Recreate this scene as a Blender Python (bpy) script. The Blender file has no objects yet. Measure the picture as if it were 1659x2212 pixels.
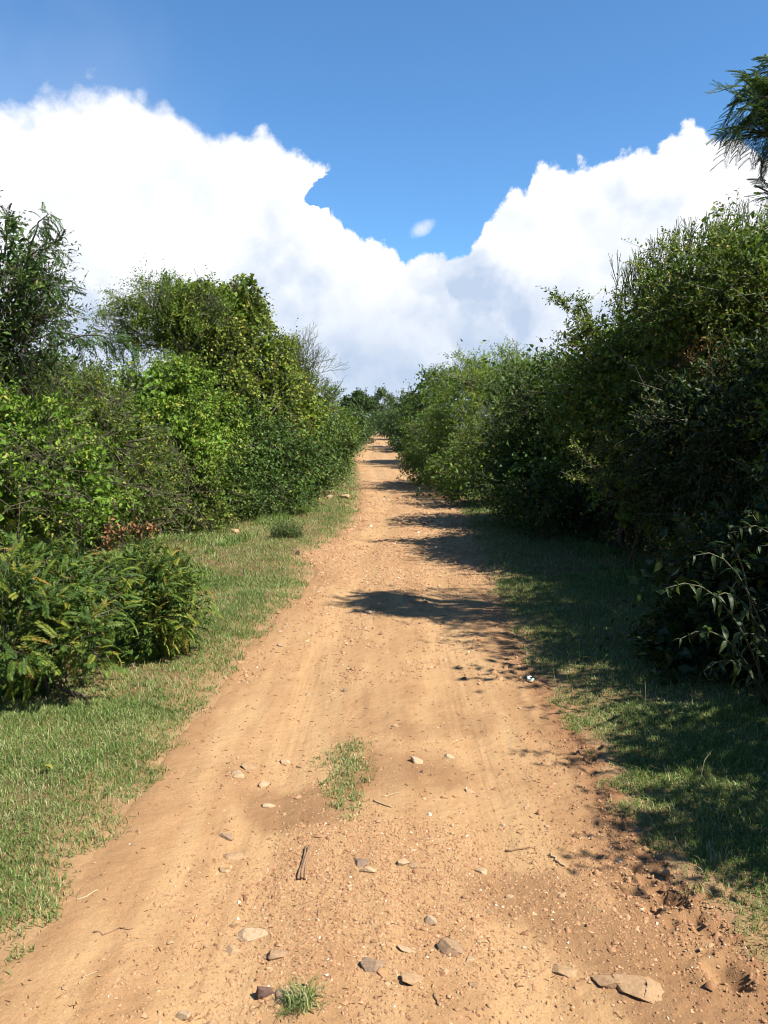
import bpy, math
import numpy as np
from mathutils import Vector, Matrix

S = bpy.context.scene
COL = S.collection
RNG = np.random.default_rng(7)
R = math.radians

# ------------------------------------------------------------------ camera
CAM_H = 1.6
PITCH = R(5.85)
FPX = 819.0                      # focal length in pixels of a 768 x 1024 frame
cam = bpy.data.cameras.new('camera')
cam_o = bpy.data.objects.new('camera', cam)
COL.objects.link(cam_o)
cam.sensor_fit = 'VERTICAL'
cam.angle = 2 * math.atan(512 / FPX)
cam.clip_start = 0.05
cam.clip_end = 9000
cam_o.location = (0, 0, CAM_H)
cam_o.rotation_euler = (R(90) - PITCH, 0, 0)
S.camera = cam_o

# ------------------------------------------------------------------ light
SUN_EL, SUN_AZ = R(51), R(119)       # azimuth clockwise from +Y (view direction)
SUN_DIR = Vector((math.sin(SUN_AZ) * math.cos(SUN_EL), math.cos(SUN_AZ) * math.cos(SUN_EL), math.sin(SUN_EL)))
sun = bpy.data.lights.new('sun', 'SUN')
sun.energy = 5.0
sun.angle = R(0.53)
sun.color = (1.0, 0.95, 0.86)
sun_o = bpy.data.objects.new('sun', sun)
COL.objects.link(sun_o)
sun_o.rotation_euler = SUN_DIR.to_track_quat('Z', 'Y').to_euler()
sun_o.location = (30, -20, 40)

S.view_settings.view_transform = 'Standard'
S.view_settings.look = 'None'
S.view_settings.gamma = 1.0
S.view_settings.exposure = 1.25
S.view_settings.use_curve_mapping = False
S.render.engine = 'CYCLES'
S.cycles.max_bounces = 4
S.cycles.diffuse_bounces = 2
S.cycles.glossy_bounces = 2
S.cycles.transmission_bounces = 3
S.cycles.use_denoising = True
S.cycles.filter_width = 1.05


def ray(dx, dy):
    """direction of a photo point given on a 1659 x 2212 copy of the photograph"""
    k = 768 / 1659.0
    x, y = (dx * k - 384) / FPX, (512 - dy * k) / FPX
    c, s = math.cos(PITCH), math.sin(PITCH)
    return np.array([x, c + y * s, -s + y * c])


def P(dx, dy, Y):
    r = ray(dx, dy)
    return np.array([0, 0, CAM_H]) + r * (Y / r[1])


def azel(dx, dy):
    r = ray(dx, dy)
    r = r / np.linalg.norm(r)
    return math.degrees(math.atan2(r[0], r[1])), math.degrees(math.asin(r[2]))


# ------------------------------------------------------------------ node helpers
class NT:
    def __init__(s, tree):
        s.t = tree

    def n(s, typ, **kw):
        nd = s.t.nodes.new(typ)
        for k, v in kw.items():
            setattr(nd, k, v)
        return nd

    def put(s, sock, v):
        if isinstance(v, bpy.types.NodeSocket):
            s.t.links.new(v, sock)
        else:
            sock.default_value = v

    def m(s, op, a, b=0.0, c=0.0, clamp=False):
        nd = s.n('ShaderNodeMath', operation=op, use_clamp=clamp)
        for i, v in enumerate((a, b, c)):
            s.put(nd.inputs[i], v)
        return nd.outputs[0]

    def noise(s, vec, scale, detail=4, rough=0.5, dist=0.0, out=0):
        nd = s.n('ShaderNodeTexNoise')
        if vec is not None:
            s.put(nd.inputs['Vector'], vec)
        nd.inputs['Scale'].default_value = scale
        nd.inputs['Detail'].default_value = detail
        nd.inputs['Roughness'].default_value = rough
        nd.inputs['Distortion'].default_value = dist
        return nd.outputs[out]

    def vor(s, vec, scale, feature='F1', smooth=None):
        nd = s.n('ShaderNodeTexVoronoi', feature=feature)
        s.put(nd.inputs['Vector'], vec)
        nd.inputs['Scale'].default_value = scale
        if smooth is not None:
            nd.inputs['Smoothness'].default_value = smooth
        return nd.outputs['Distance']

    def step(s, v, a, b):
        nd = s.n('ShaderNodeMapRange', interpolation_type='SMOOTHSTEP')
        s.put(nd.inputs['Value'], v)
        s.put(nd.inputs['From Min'], a)
        s.put(nd.inputs['From Max'], b)
        return nd.outputs['Result']

    def mix(s, f, a, b, blend='MIX'):
        nd = s.n('ShaderNodeMix', data_type='RGBA', blend_type=blend)
        s.put(nd.inputs[0], f)
        for i, v in ((6, a), (7, b)):
            if not isinstance(v, bpy.types.NodeSocket) and len(v) == 3:
                v = (*v, 1)
            s.put(nd.inputs[i], v)
        return nd.outputs[2]

    def ramp(s, f, stops, interp='LINEAR'):
        nd = s.n('ShaderNodeValToRGB')
        cr = nd.color_ramp
        cr.interpolation = interp
        while len(cr.elements) < len(stops):
            cr.elements.new(0.5)
        for e, (p, c) in zip(cr.elements, stops):
            e.position = p
            e.color = (*c, 1)
        s.put(nd.inputs[0], f)
        return nd.outputs[0]

    def curve(s, v, pts):
        nd = s.n('ShaderNodeFloatCurve')
        c = nd.mapping.curves[0]
        pts = sorted(pts)
        c.points[0].location = pts[0]
        c.points[1].location = pts[-1]
        for p in pts[1:-1]:
            c.points.new(*p)
        for p in c.points:
            p.handle_type = 'VECTOR'
        nd.mapping.update()
        nd.inputs['Factor'].default_value = 1.0
        s.put(nd.inputs['Value'], v)
        return nd.outputs[0]


# ------------------------------------------------------------------ sky with cumulus
W = bpy.data.worlds.new('World')
S.world = W
W.use_nodes = True
W.node_tree.nodes.clear()
N = NT(W.node_tree)
tc = N.n('ShaderNodeTexCoord').outputs['Generated']
sep = N.n('ShaderNodeSeparateXYZ')
N.put(sep.inputs[0], tc)
vx, vy, vz = sep.outputs
DEG = 57.29578
az = N.m('MULTIPLY', N.m('ARCTAN2', vx, vy), DEG)
el = N.m('MULTIPLY', N.m('ARCSINE', N.m('MINIMUM', N.m('MAXIMUM', vz, -1.0), 1.0)), DEG)
skyn = N.n('ShaderNodeTexSky', sky_type='NISHITA')
skyn.sun_disc = False
skyn.sun_elevation = SUN_EL
skyn.sun_rotation = SUN_AZ
skyn.altitude = 1200
skyn.air_density = 1.0
skyn.dust_density = 0.25
skyn.ozone_density = 2.6

AZ0, AZR = -40.0, 80.0


def prof(pts, left=(), right=()):
    """photo outline -> (azimuth, elevation) curve points over -40..40 degrees"""
    out = [azel(*p) for p in pts]
    out = list(left) + out + list(right)
    return [((a - AZ0) / AZR, e / 60.0) for a, e in out]


warp = N.m('SUBTRACT', N.noise(tc, 7.0, 3, 0.55), 0.5)
warp2 = N.m('SUBTRACT', N.noise(tc, 24.0, 4, 0.6), 0.5)
azw = N.m('ADD', az, N.m('ADD', N.m('MULTIPLY', warp, 2.2), N.m('MULTIPLY', warp2, 1.6)))
fz = N.m('DIVIDE', N.m('SUBTRACT', azw, AZ0), AZR, clamp=True)

TOP = [(0, 185), (70, 190), (140, 160), (190, 158), (240, 165), (300, 178), (350, 192), (400, 232), (440, 255), (480, 268), (550, 264),
       (600, 305), (650, 318), (700, 362), (712, 372), (718, 440), (740, 458), (785, 518), (800, 490), (835, 500), (865, 535), (880, 562), (900, 548),
       (940, 538), (970, 552), (1000, 540), (1030, 512), (1050, 470), (1080, 430), (1110, 408), (1150, 402), (1162, 362), (1200, 344),
       (1260, 352), (1300, 345), (1350, 318), (1420, 312), (1450, 290), (1490, 258), (1530, 272), (1580, 300), (1659, 310)]
top_front = N.m('MULTIPLY', N.curve(fz, prof(TOP, [(-40, 27), (-36, 31), (-32, 28)], [(32, 22), (36, 26), (40, 24)])), 60.0)
# unseen cloud banks round the rest of the horizon, kept lower to cut ambient light
rr = np.random.default_rng(3)
pts = [((a + 180) / 360.0, (24 if abs(a) <= 40 else float(rr.uniform(5, 19))) / 60.0) for a in range(-170, 180, 8)]
pts = [(0.0, 0.3)] + pts + [(1.0, 0.3)]
top_all = N.m('MULTIPLY', N.curve(N.m('DIVIDE', N.m('ADD', azw, 180.0), 360.0, clamp=True), pts), 60.0)
in_front = N.step(N.m('ABSOLUTE', az), 40.0, 38.0)
top = N.m('ADD', N.m('MULTIPLY', top_front, in_front), N.m('MULTIPLY', top_all, N.m('SUBTRACT', 1.0, in_front)))
puff = N.m('ADD', N.m('MULTIPLY', N.m('SUBTRACT', 0.42, N.vor(tc, 20.0, 'SMOOTH_F1', 0.35)), 1.2),
           N.m('ADD', N.m('MULTIPLY', N.m('SUBTRACT', 0.42, N.vor(tc, 50.0, 'SMOOTH_F1', 0.3)), 1.0),
               N.m('MULTIPLY', N.m('SUBTRACT', N.noise(tc, 75.0, 5, 0.62), 0.5), 1.5)))
# blue bite under the lobe that juts from the left bank
na, ne = azel(712, 412)
bn = N.m('SUBTRACT', N.noise(tc, 60.0, 4, 0.6), 0.5)
bite = N.m('ADD', N.m('POWER', N.m('DIVIDE', N.m('ADD', N.m('SUBTRACT', az, na), N.m('MULTIPLY', bn, 2.4)), 1.7), 2.0),
           N.m('POWER', N.m('DIVIDE', N.m('SUBTRACT', N.m('ADD', N.m('SUBTRACT', el, ne), N.m('MULTIPLY', bn, 1.6)), N.m('MULTIPLY', N.m('SUBTRACT', az, na), 0.35)), 0.8), 2.0))
d = N.m('SUBTRACT', N.m('ADD', N.m('SUBTRACT', top, el), puff), N.m('MULTIPLY', N.step(bite, 2.2, 0.0), 3.6))
soft = N.m('MULTIPLY', N.step(az, -2.0, -18.0), 1.3)
mask = N.step(d, 0.0, N.m('ADD', 0.5, N.m('MULTIPLY', soft, 1.0)))
# one small detached puff
ca, ce = azel(904, 497)
dd = N.m('ADD', N.m('POWER', N.m('DIVIDE', N.m('SUBTRACT', az, ca), 0.95), 2.0),
         N.m('POWER', N.m('DIVIDE', N.m('SUBTRACT', N.m('SUBTRACT', el, ce), N.m('MULTIPLY', N.m('SUBTRACT', az, ca), 0.3)), 0.55), 2.0))
m2 = N.m('MULTIPLY', N.step(N.m('ADD', dd, N.m('MULTIPLY', warp2, 5.0)), 1.5, -0.3), 0.6)
# thin high veil at the upper left
veil = N.m('MULTIPLY', N.step(N.m('ADD', N.m('SUBTRACT', top, el), N.m('MULTIPLY', warp, 12.0)), -7.0, 2.0),
           N.m('MULTIPLY', N.step(az, -8.0, -20.0), 0.10))
mask = N.m('MAXIMUM', N.m('MAXIMUM', mask, m2), veil)
# grey shaded flank between the two banks, and the front bank below it
A = prof([(900, 700), (985, 560), (1005, 535), (1040, 535), (1100, 580), (1180, 602), (1250, 618), (1400, 660), (1659, 720)], [(-40, 3)], [(40, 5)])
B = prof([(0, 350), (700, 350), (900, 480), (965, 570), (970, 650), (1000, 692), (1080, 700), (1110, 702), (1170, 690), (1240, 702), (1659, 770)], [(-40, 20)], [(40, 4)])
elA = N.m('MULTIPLY', N.curve(fz, A), 60.0)
elB = N.m('MULTIPLY', N.curve(fz, B), 60.0)
elp = N.m('SUBTRACT', el, puff)
grey = N.m('MULTIPLY', N.step(N.m('SUBTRACT', elA, N.m('ADD', el, N.m('MULTIPLY', warp2, 4.0))), -0.8, 2.4), N.step(N.m('SUBTRACT', elp, elB), -0.2, 1.0))
base_g = N.m('MULTIPLY', N.step(N.m('ADD', el, N.m('MULTIPLY', warp, 7.0)), 12.0, 2.0), 0.95)
smear = N.m('MULTIPLY', N.step(N.noise(tc, 9.0, 5, 0.55, 0.1), 0.52, 0.75), 0.75)
# billow relief: cloud density compared with that a little towards the sun
offs = N.n('ShaderNodeVectorMath', operation='ADD')
N.put(offs.inputs[0], tc)
offs.inputs[1].default_value = (0.022, -0.012, 0.026)
rel = N.m('MULTIPLY', N.m('SUBTRACT', N.noise(offs.outputs[0], 9.0, 4, 0.5), N.noise(tc, 9.0, 4, 0.5)), 3.4)
rel = N.m('MAXIMUM', rel, 0.0)
wis = N.noise(tc, 11.0, 5, 0.55, 0.1)
shade = N.m('MINIMUM', N.m('ADD', N.m('ADD', N.m('MULTIPLY', grey, N.m('ADD', 0.30, N.m('MULTIPLY', wis, 0.55))), N.m('MULTIPLY', N.m('MULTIPLY', base_g, N.m('SUBTRACT', 1.0, N.m('MULTIPLY', grey, 0.8))), N.m('ADD', 0.35, wis))), N.m('ADD', N.m('MULTIPLY', smear, 0.85), N.m('MULTIPLY', rel, 0.6))), 1.0)
ccol = N.mix(shade, (7.3, 7.4, 7.65), (3.8, 4.6, 5.9))
clear = N.mix(1.0, skyn.outputs[0], (0.76, 1.16, 1.38), 'MULTIPLY')
sky_col = N.mix(mask, clear, ccol)
bg = N.n('ShaderNodeBackground')
N.put(bg.inputs['Color'], sky_col)
bg.inputs['Strength'].default_value = 0.0625
wo = N.n('ShaderNodeOutputWorld')
W.node_tree.links.new(bg.outputs[0], wo.inputs[0])
W.cycles.sampling_method = 'MANUAL'
W.cycles.sample_map_resolution = 512


# ------------------------------------------------------------------ mesh helpers
def nrm(v):
    return v / (np.linalg.norm(v, axis=-1, keepdims=True) + 1e-9)


def hash2(ix, iy, seed):
    h = (ix.astype(np.int64) * 374761393 + iy.astype(np.int64) * 668265263 + seed * 1442695041) & 0x7fffffff
    h = ((h ^ (h >> 13)) * 1274126177) & 0x7fffffff
    return ((h ^ (h >> 16)) & 0xffff) / 65535.0


def vnoise(x, y, seed=0):
    x, y = np.asarray(x, float), np.asarray(y, float)
    ix, iy = np.floor(x), np.floor(y)
    fx, fy = x - ix, y - iy
    fx, fy = fx * fx * (3 - 2 * fx), fy * fy * (3 - 2 * fy)
    a, b = hash2(ix, iy, seed), hash2(ix + 1, iy, seed)
    c, d_ = hash2(ix, iy + 1, seed), hash2(ix + 1, iy + 1, seed)
    return (a * (1 - fx) + b * fx) * (1 - fy) + (c * (1 - fx) + d_ * fx) * fy


def fbm(x, y, seed=0, o=4):
    t, a, f, s = 0, 1.0, 1.0, 0
    for i in range(o):
        t = t + a * vnoise(np.asarray(x) * f + 17.3 * i, np.asarray(y) * f - 9.1 * i, seed + i)
        s += a
        a *= 0.5
        f *= 2.03
    return t / s


def sstep(a, b, x):
    t = np.clip((np.asarray(x, float) - a) / (b - a), 0, 1)
    return t * t * (3 - 2 * t)


class MB:
    """collects triangles with a tint value per vertex"""

    def __init__(s):
        s.v, s.t, s.c, s.k = [], [], [], 0

    def add(s, v, t, c=0.5):
        v = np.asarray(v, float).reshape(-1, 3)
        s.v.append(v)
        s.t.append(np.asarray(t, np.int64).reshape(-1, 3) + s.k)
        c = np.asarray(c, float)
        s.c.append(np.full(len(v), float(c)) if c.ndim == 0 else c.reshape(-1))
        s.k += len(v)

    def mesh(s, name, mat, smooth=False, off=(0, 0, 0)):
        v = np.concatenate(s.v) - np.asarray(off, float)
        t = np.concatenate(s.t)
        c = np.concatenate(s.c)
        me = bpy.data.meshes.new(name)
        me.vertices.add(len(v))
        me.vertices.foreach_set('co', v.astype(np.float32).ravel())
        me.loops.add(len(t) * 3)
        me.loops.foreach_set('vertex_index', t.astype(np.int32).ravel())
        me.polygons.add(len(t))
        me.polygons.foreach_set('loop_start', np.arange(0, len(t) * 3, 3, dtype=np.int32))
        me.polygons.foreach_set('loop_total', np.full(len(t), 3, np.int32))
        if smooth:
            me.polygons.foreach_set('use_smooth', np.ones(len(t), bool))
        me.update(calc_edges=True)
        at = me.attributes.new('tint', 'FLOAT', 'POINT')
        at.data.foreach_set('value', c.astype(np.float32))
        me.materials.append(mat)
        return me

    def build(s, name, mat, parent=None, smooth=False, off=None):
        if off is None:
            off = parent.location if parent is not None else (0, 0, 0)
        o = bpy.data.objects.new(name, s.mesh(name, mat, smooth, off))
        COL.objects.link(o)
        if parent is not None:
            o.parent = parent
        else:
            o.location = off
        return o


def tag(o, label=None, cat=None, group=None, kind=None):
    for k, v in (('label', label), ('category', cat), ('group', group), ('kind', kind)):
        if v:
            o[k] = v
    return o


def thing(name, label, cat, loc, group=None):
    o = bpy.data.objects.new(name, None)
    o.empty_display_size = 0.1
    o.location = loc
    COL.objects.link(o)
    return tag(o, label, cat, group)


def perp(d):
    a = np.where(np.abs(d[..., 2:3]) < 0.9, np.array([0, 0, 1.0]), np.array([1.0, 0, 0]))
    u = nrm(np.cross(d, a))
    return u, np.cross(d, u)


def prisms(mb, A_, B_, ra, rb, ca=0.5, cb=0.5):
    """three-sided tapered sticks from A to B"""
    n = len(A_)
    d_ = nrm(B_ - A_)
    u, w = perp(d_)
    ra = np.broadcast_to(np.asarray(ra, float), (n,))[:, None]
    rb = np.broadcast_to(np.asarray(rb, float), (n,))[:, None]
    V = np.zeros((n, 6, 3))
    for i in range(3):
        k = 2 * math.pi * i / 3
        o = math.cos(k) * u + math.sin(k) * w
        V[:, i] = A_ + o * ra
        V[:, 3 + i] = B_ + o * rb
    T = []
    for i in range(3):
        j = (i + 1) % 3
        T += [(i, j, 3 + j), (i, 3 + j, 3 + i)]
    T = (np.array(T)[None] + 6 * np.arange(n)[:, None, None]).reshape(-1, 3)
    c = np.zeros((n, 6))
    c[:, :3] = np.broadcast_to(np.asarray(ca, float), (n,))[:, None]
    c[:, 3:] = np.broadcast_to(np.asarray(cb, float), (n,))[:, None]
    mb.add(V, T, c)


def tube(mb, pts, rad, sides=7, c=0.5):
    pts = np.asarray(pts, float)
    n = len(pts)
    rad = np.broadcast_to(np.asarray(rad, float), (n,))
    d_ = nrm(np.gradient(pts, axis=0))
    u, w = perp(d_[:1])
    U = [u[0]]
    for i in range(1, n):
        q = U[-1] - d_[i] * np.dot(U[-1], d_[i])
        U.append(q / (np.linalg.norm(q) + 1e-9))
    U = np.array(U)
    Wv = np.cross(d_, U)
    k = np.arange(sides) * 2 * math.pi / sides
    V = pts[:, None] + rad[:, None, None] * (np.cos(k)[None, :, None] * U[:, None] + np.sin(k)[None, :, None] * Wv[:, None])
    V = V.reshape(-1, 3)
    T = []
    for i in range(n - 1):
        for j in range(sides):
            a, b = i * sides + j, i * sides + (j + 1) % sides
            T += [(a, b, b + sides), (a, b + sides, a + sides)]
    V = np.vstack([V, pts[0], pts[-1]])
    for j in range(sides):
        T.append((n * sides, (j + 1) % sides, j))
        T.append((n * sides + 1, (n - 1) * sides + j, (n - 1) * sides + (j + 1) % sides))
    mb.add(V, T, c)


def leaf_quads(mb, p, d_, nn, L, Wd, tint, fold=0.25, droop=0.15):
    """folded diamond leaves: base p, direction d, normal n"""
    n = len(p)
    d_ = nrm(d_)
    s = nrm(np.cross(d_, nn))
    nn = np.cross(s, d_)
    L = np.broadcast_to(np.asarray(L, float), (n,))[:, None]
    Wd = np.broadcast_to(np.asarray(Wd, float), (n,))[:, None]
    V = np.zeros((n, 4, 3))
    V[:, 0] = p
    V[:, 1] = p + d_ * L * 0.45 + s * Wd * 0.5 + nn * Wd * fold
    V[:, 2] = p + d_ * L - nn * L * droop
    V[:, 3] = p + d_ * L * 0.45 - s * Wd * 0.5 + nn * Wd * fold
    T = np.array([(0, 1, 2), (0, 2, 3)])[None] + 4 * np.arange(n)[:, None, None]
    mb.add(V, T, np.repeat(np.broadcast_to(np.asarray(tint, float), (n,)), 4))


# ------------------------------------------------------------------ materials
def new_mat(name):
    m = bpy.data.materials.new(name)
    m.use_nodes = True
    m.node_tree.nodes.clear()
    n = NT(m.node_tree)
    out = n.n('ShaderNodeOutputMaterial')
    return m, n, out


def leaf_mat(name, stops, transl=0.3, rough=0.5, obj_rand=0.0, spec=0.18):
    m, n, out = new_mat(name)
    t = n.n('ShaderNodeAttribute', attribute_name='tint').outputs['Fac']
    if obj_rand:
        oi = n.n('ShaderNodeObjectInfo').outputs['Random']
        t = n.m('ADD', t, n.m('MULTIPLY', n.m('SUBTRACT', oi, 0.5), obj_rand), clamp=True)
    c = n.ramp(t, stops)
    pos = n.n('ShaderNodeTexCoord').outputs['Object']
    hs = n.n('ShaderNodeHueSaturation')
    n.put(hs.inputs['Color'], c)
    n.put(hs.inputs['Value'], n.m('ADD', 0.72, n.m('MULTIPLY', n.noise(pos, 1.6, 2), 0.56)))
    c = hs.outputs[0]
    b = n.n('ShaderNodeBsdfPrincipled')
    n.put(b.inputs['Base Color'], c)
    b.inputs['Roughness'].default_value = rough
    b.inputs['Specular IOR Level'].default_value = spec
    tr = n.n('ShaderNodeBsdfTranslucent')
    n.put(tr.inputs['Color'], n.mix(0.5, c, (0.13, 0.18, 0.018), 'MIX'))
    mx = n.n('ShaderNodeMixShader')
    mx.inputs[0].default_value = transl
    n.t.links.new(b.outputs[0], mx.inputs[1])
    n.t.links.new(tr.outputs[0], mx.inputs[2])
    n.t.links.new(mx.outputs[0], out.inputs[0])
    return m


def bark_mat(name, a, b_, scale=18):
    m, n, out = new_mat(name)
    pos = n.n('ShaderNodeTexCoord').outputs['Object']
    mp = n.n('ShaderNodeMapping')
    mp.inputs['Scale'].default_value = (1, 1, 0.25)
    n.put(mp.inputs[0], pos)
    f = n.noise(mp.outputs[0], scale, 5, 0.6)
    b = n.n('ShaderNodeBsdfPrincipled')
    n.put(b.inputs['Base Color'], n.mix(f, a, b_))
    b.inputs['Roughness'].default_value = 0.85
    bm = n.n('ShaderNodeBump')
    bm.inputs['Strength'].default_value = 0.5
    bm.inputs['Distance'].default_value = 0.01
    n.put(bm.inputs['Height'], f)
    n.t.links.new(bm.outputs[0], b.inputs['Normal'])
    n.t.links.new(b.outputs[0], out.inputs[0])
    return m


def tint_mat(name, stops, rough=0.9, bump=0.0, bscale=60, obj_rand=0.0, var=0.35):
    m, n, out = new_mat(name)
    t = n.n('ShaderNodeAttribute', attribute_name='tint').outputs['Fac']
    if obj_rand:
        oi = n.n('ShaderNodeObjectInfo').outputs['Random']
        t = n.m('ADD', t, n.m('MULTIPLY', n.m('SUBTRACT', oi, 0.5), obj_rand), clamp=True)
    c = n.ramp(t, stops)
    pos = n.n('ShaderNodeTexCoord').outputs['Object']
    f = n.noise(pos, bscale, 5, 0.65)
    hs = n.n('ShaderNodeHueSaturation')
    n.put(hs.inputs['Color'], c)
    n.put(hs.inputs['Value'], n.m('ADD', 1.0 - var, n.m('MULTIPLY', f, 2 * var)))
    b = n.n('ShaderNodeBsdfPrincipled')
    n.put(b.inputs['Base Color'], hs.outputs[0])
    b.inputs['Roughness'].default_value = rough
    b.inputs['Specular IOR Level'].default_value = 0.25
    if bump:
        bm = n.n('ShaderNodeBump')
        bm.inputs['Strength'].default_value = bump
        bm.inputs['Distance'].default_value = 0.006
        n.put(bm.inputs['Height'], f)
        n.t.links.new(bm.outputs[0], b.inputs['Normal'])
    n.t.links.new(b.outputs[0], out.inputs[0])
    return m


def dirt_mat(name, road):
    m, n, out = new_mat(name)
    pos = n.n('ShaderNodeTexCoord').outputs['Object']
    mp = n.n('ShaderNodeMapping')
    mp.inputs['Scale'].default_value = (1, 0.14, 1)
    n.put(mp.inputs[0], pos)
    streak = n.noise(mp.outputs[0], 5.5, 4, 0.55, 0.3)
    big = n.noise(pos, 0.8, 4, 0.55)
    mid = n.noise(pos, 5.0, 5, 0.6)
    fine = n.noise(pos, 120.0, 4, 0.7)
    grit = n.vor(pos, 95.0)
    if road:
        c = n.mix(n.step(mid, 0.25, 0.75), (0.2495, 0.1408, 0.0642), (0.2931, 0.1750, 0.0853))
        c = n.mix(n.m('MULTIPLY', n.step(streak, 0.42, 0.66), 0.8), c, (0.3305, 0.2092, 0.1017))
        c = n.mix(n.m('MULTIPLY', n.step(big, 0.5, 0.72), 0.6), c, (0.2241, 0.1192, 0.0578))
        c = n.mix(n.m('MULTIPLY', n.step(grit, 0.30, 0.05), 0.25), c, (0.4112, 0.2629, 0.1447))
        tk = n.n('ShaderNodeAttribute', attribute_name='track').outputs['Fac']
        mp2 = n.n('ShaderNodeMapping')
        mp2.inputs['Scale'].default_value = (1, 0.02, 1)
        n.put(mp2.inputs[0], pos)
        lines = n.noise(mp2.outputs[0], 42.0, 3, 0.6, 0.15)
        c = n.mix(n.m('MULTIPLY', tk, n.m('ADD', 0.2, n.m('MULTIPLY', n.step(lines, 0.35, 0.68), 0.65))), c, (0.3381, 0.2126, 0.1034))
        c = n.mix(n.m('MULTIPLY', n.step(lines, 0.42, 0.28), n.m('MULTIPLY', tk, 0.55)), c, (0.2107, 0.1176, 0.0552))
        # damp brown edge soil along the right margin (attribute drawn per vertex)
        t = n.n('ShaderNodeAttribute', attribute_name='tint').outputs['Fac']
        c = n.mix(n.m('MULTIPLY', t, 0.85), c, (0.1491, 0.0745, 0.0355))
    else:
        c = n.mix(n.step(mid, 0.3, 0.7), (0.1015, 0.0689, 0.0327), (0.1732, 0.1044, 0.0476))
        c = n.mix(n.m('MULTIPLY', n.step(big, 0.4, 0.7), 0.5), c, (0.0774, 0.0653, 0.0270))
    if not road:
        t = n.n('ShaderNodeAttribute', attribute_name='tint').outputs['Fac']
        c = n.mix(t, c, n.mix(n.step(mid, 0.25, 0.75), (0.214, 0.123, 0.060), (0.273, 0.169, 0.085)))
    hs = n.n('ShaderNodeHueSaturation')
    n.put(hs.inputs['Color'], c)
    n.put(hs.inputs['Value'], n.m('ADD', 0.70, n.m('MULTIPLY', fine, 0.6)))
    b = n.n('ShaderNodeBsdfPrincipled')
    n.put(b.inputs['Base Color'], hs.outputs[0])
    b.inputs['Roughness'].default_value = 0.95
    b.inputs['Specular IOR Level'].default_value = 0.15
    bm = n.n('ShaderNodeBump')
    bm.inputs['Strength'].default_value = 0.75
    bm.inputs['Distance'].default_value = 0.006
    n.put(bm.inputs['Height'], n.m('ADD', n.m('MULTIPLY', fine, 0.7), n.m('MULTIPLY', n.noise(pos, 28.0, 5, 0.65), 1.6)))
    n.t.links.new(bm.outputs[0], b.inputs['Normal'])
    n.t.links.new(b.outputs[0], out.inputs[0])
    return m


G_DARK = [(0.0, (0.0218, 0.0475, 0.0110)), (0.45, (0.0460, 0.0926, 0.0166)), (0.8, (0.0908, 0.1486, 0.0239)), (1.0, (0.1694, 0.1782, 0.0368))]
G_MID = [(0.0, (0.0411, 0.0771, 0.0123)), (0.45, (0.0910, 0.1530, 0.0194)), (0.8, (0.1614, 0.2196, 0.0282)), (1.0, (0.2787, 0.2262, 0.0440))]
G_BRIGHT = [(0.0, (0.0630, 0.1227, 0.0158)), (0.45, (0.1192, 0.2132, 0.0220)), (0.8, (0.2033, 0.2906, 0.0308)), (1.0, (0.3085, 0.2842, 0.0528))]
G_VINE = [(0.0, (0.0465, 0.0844, 0.0107)), (0.45, (0.1161, 0.1703, 0.0191)), (0.8, (0.2075, 0.2434, 0.0298)), (1.0, (0.3318, 0.2759, 0.0426))]
G_GREY = [(0.0, (0.0396, 0.0576, 0.0240)), (0.45, (0.0660, 0.0960, 0.0400)), (0.8, (0.1056, 0.1344, 0.0600)), (1.0, (0.1672, 0.1728, 0.0880))]
G_FROND = [(0.0, (0.0276, 0.0581, 0.0128)), (0.35, (0.0598, 0.1100, 0.0176)), (0.65, (0.1288, 0.1760, 0.0224)), (0.93, (0.2024, 0.2200, 0.0280)), (1.0, (0.2392, 0.1496, 0.0360))]
G_FAR = [(0.0, (0.0246, 0.0515, 0.0173)), (0.5, (0.0504, 0.0896, 0.0250)), (1.0, (0.1064, 0.1512, 0.0432))]
G_SHADE = [(0.0, (0.0112, 0.0240, 0.0080)), (0.5, (0.0240, 0.0464, 0.0112)), (0.85, (0.0560, 0.0800, 0.0176)), (1.0, (0.1120, 0.0880, 0.0320))]  # darkened leaf ramp: the right hedge's shade is put into the colour
G_BROWN = [(0.0, (0.0800, 0.0400, 0.0160)), (0.5, (0.1920, 0.0880, 0.0360)), (1.0, (0.3200, 0.1680, 0.0720))]
M = {}
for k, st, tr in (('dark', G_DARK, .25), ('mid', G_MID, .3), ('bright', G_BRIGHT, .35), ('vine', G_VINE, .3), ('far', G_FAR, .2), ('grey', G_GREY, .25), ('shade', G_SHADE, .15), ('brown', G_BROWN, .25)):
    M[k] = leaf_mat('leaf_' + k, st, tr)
M['frond'] = leaf_mat('leaf_frond', G_FROND, .35, obj_rand=0.95)
M['frond_mass'] = leaf_mat('leaf_frond_mass', G_FROND, .3)
M['feather'] = leaf_mat('leaf_feather', G_DARK, .22, obj_rand=0.5)
M['broad'] = leaf_mat('leaf_broad', G_SHADE, .3, 0.5, obj_rand=0.5, spec=0.3)  # darkened ramp again, shade painted into the broad leaves
M['pencil'] = tint_mat('pencil_twig', [(0, (0.0781, 0.0604, 0.0426)), (0.4, (0.0852, 0.0817, 0.0497)), (1, (0.0604, 0.0887, 0.0355))], 0.7)
M['bark'] = bark_mat('bark_brown', (0.0497, 0.0319, 0.0213), (0.1207, 0.0852, 0.0568))
M['bark_pale'] = bark_mat('bark_pale', (0.1562, 0.1349, 0.1065), (0.2982, 0.2698, 0.2272))
M['road'] = dirt_mat('road_dirt', True)
M['soil'] = dirt_mat('verge_soil', False)
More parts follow.
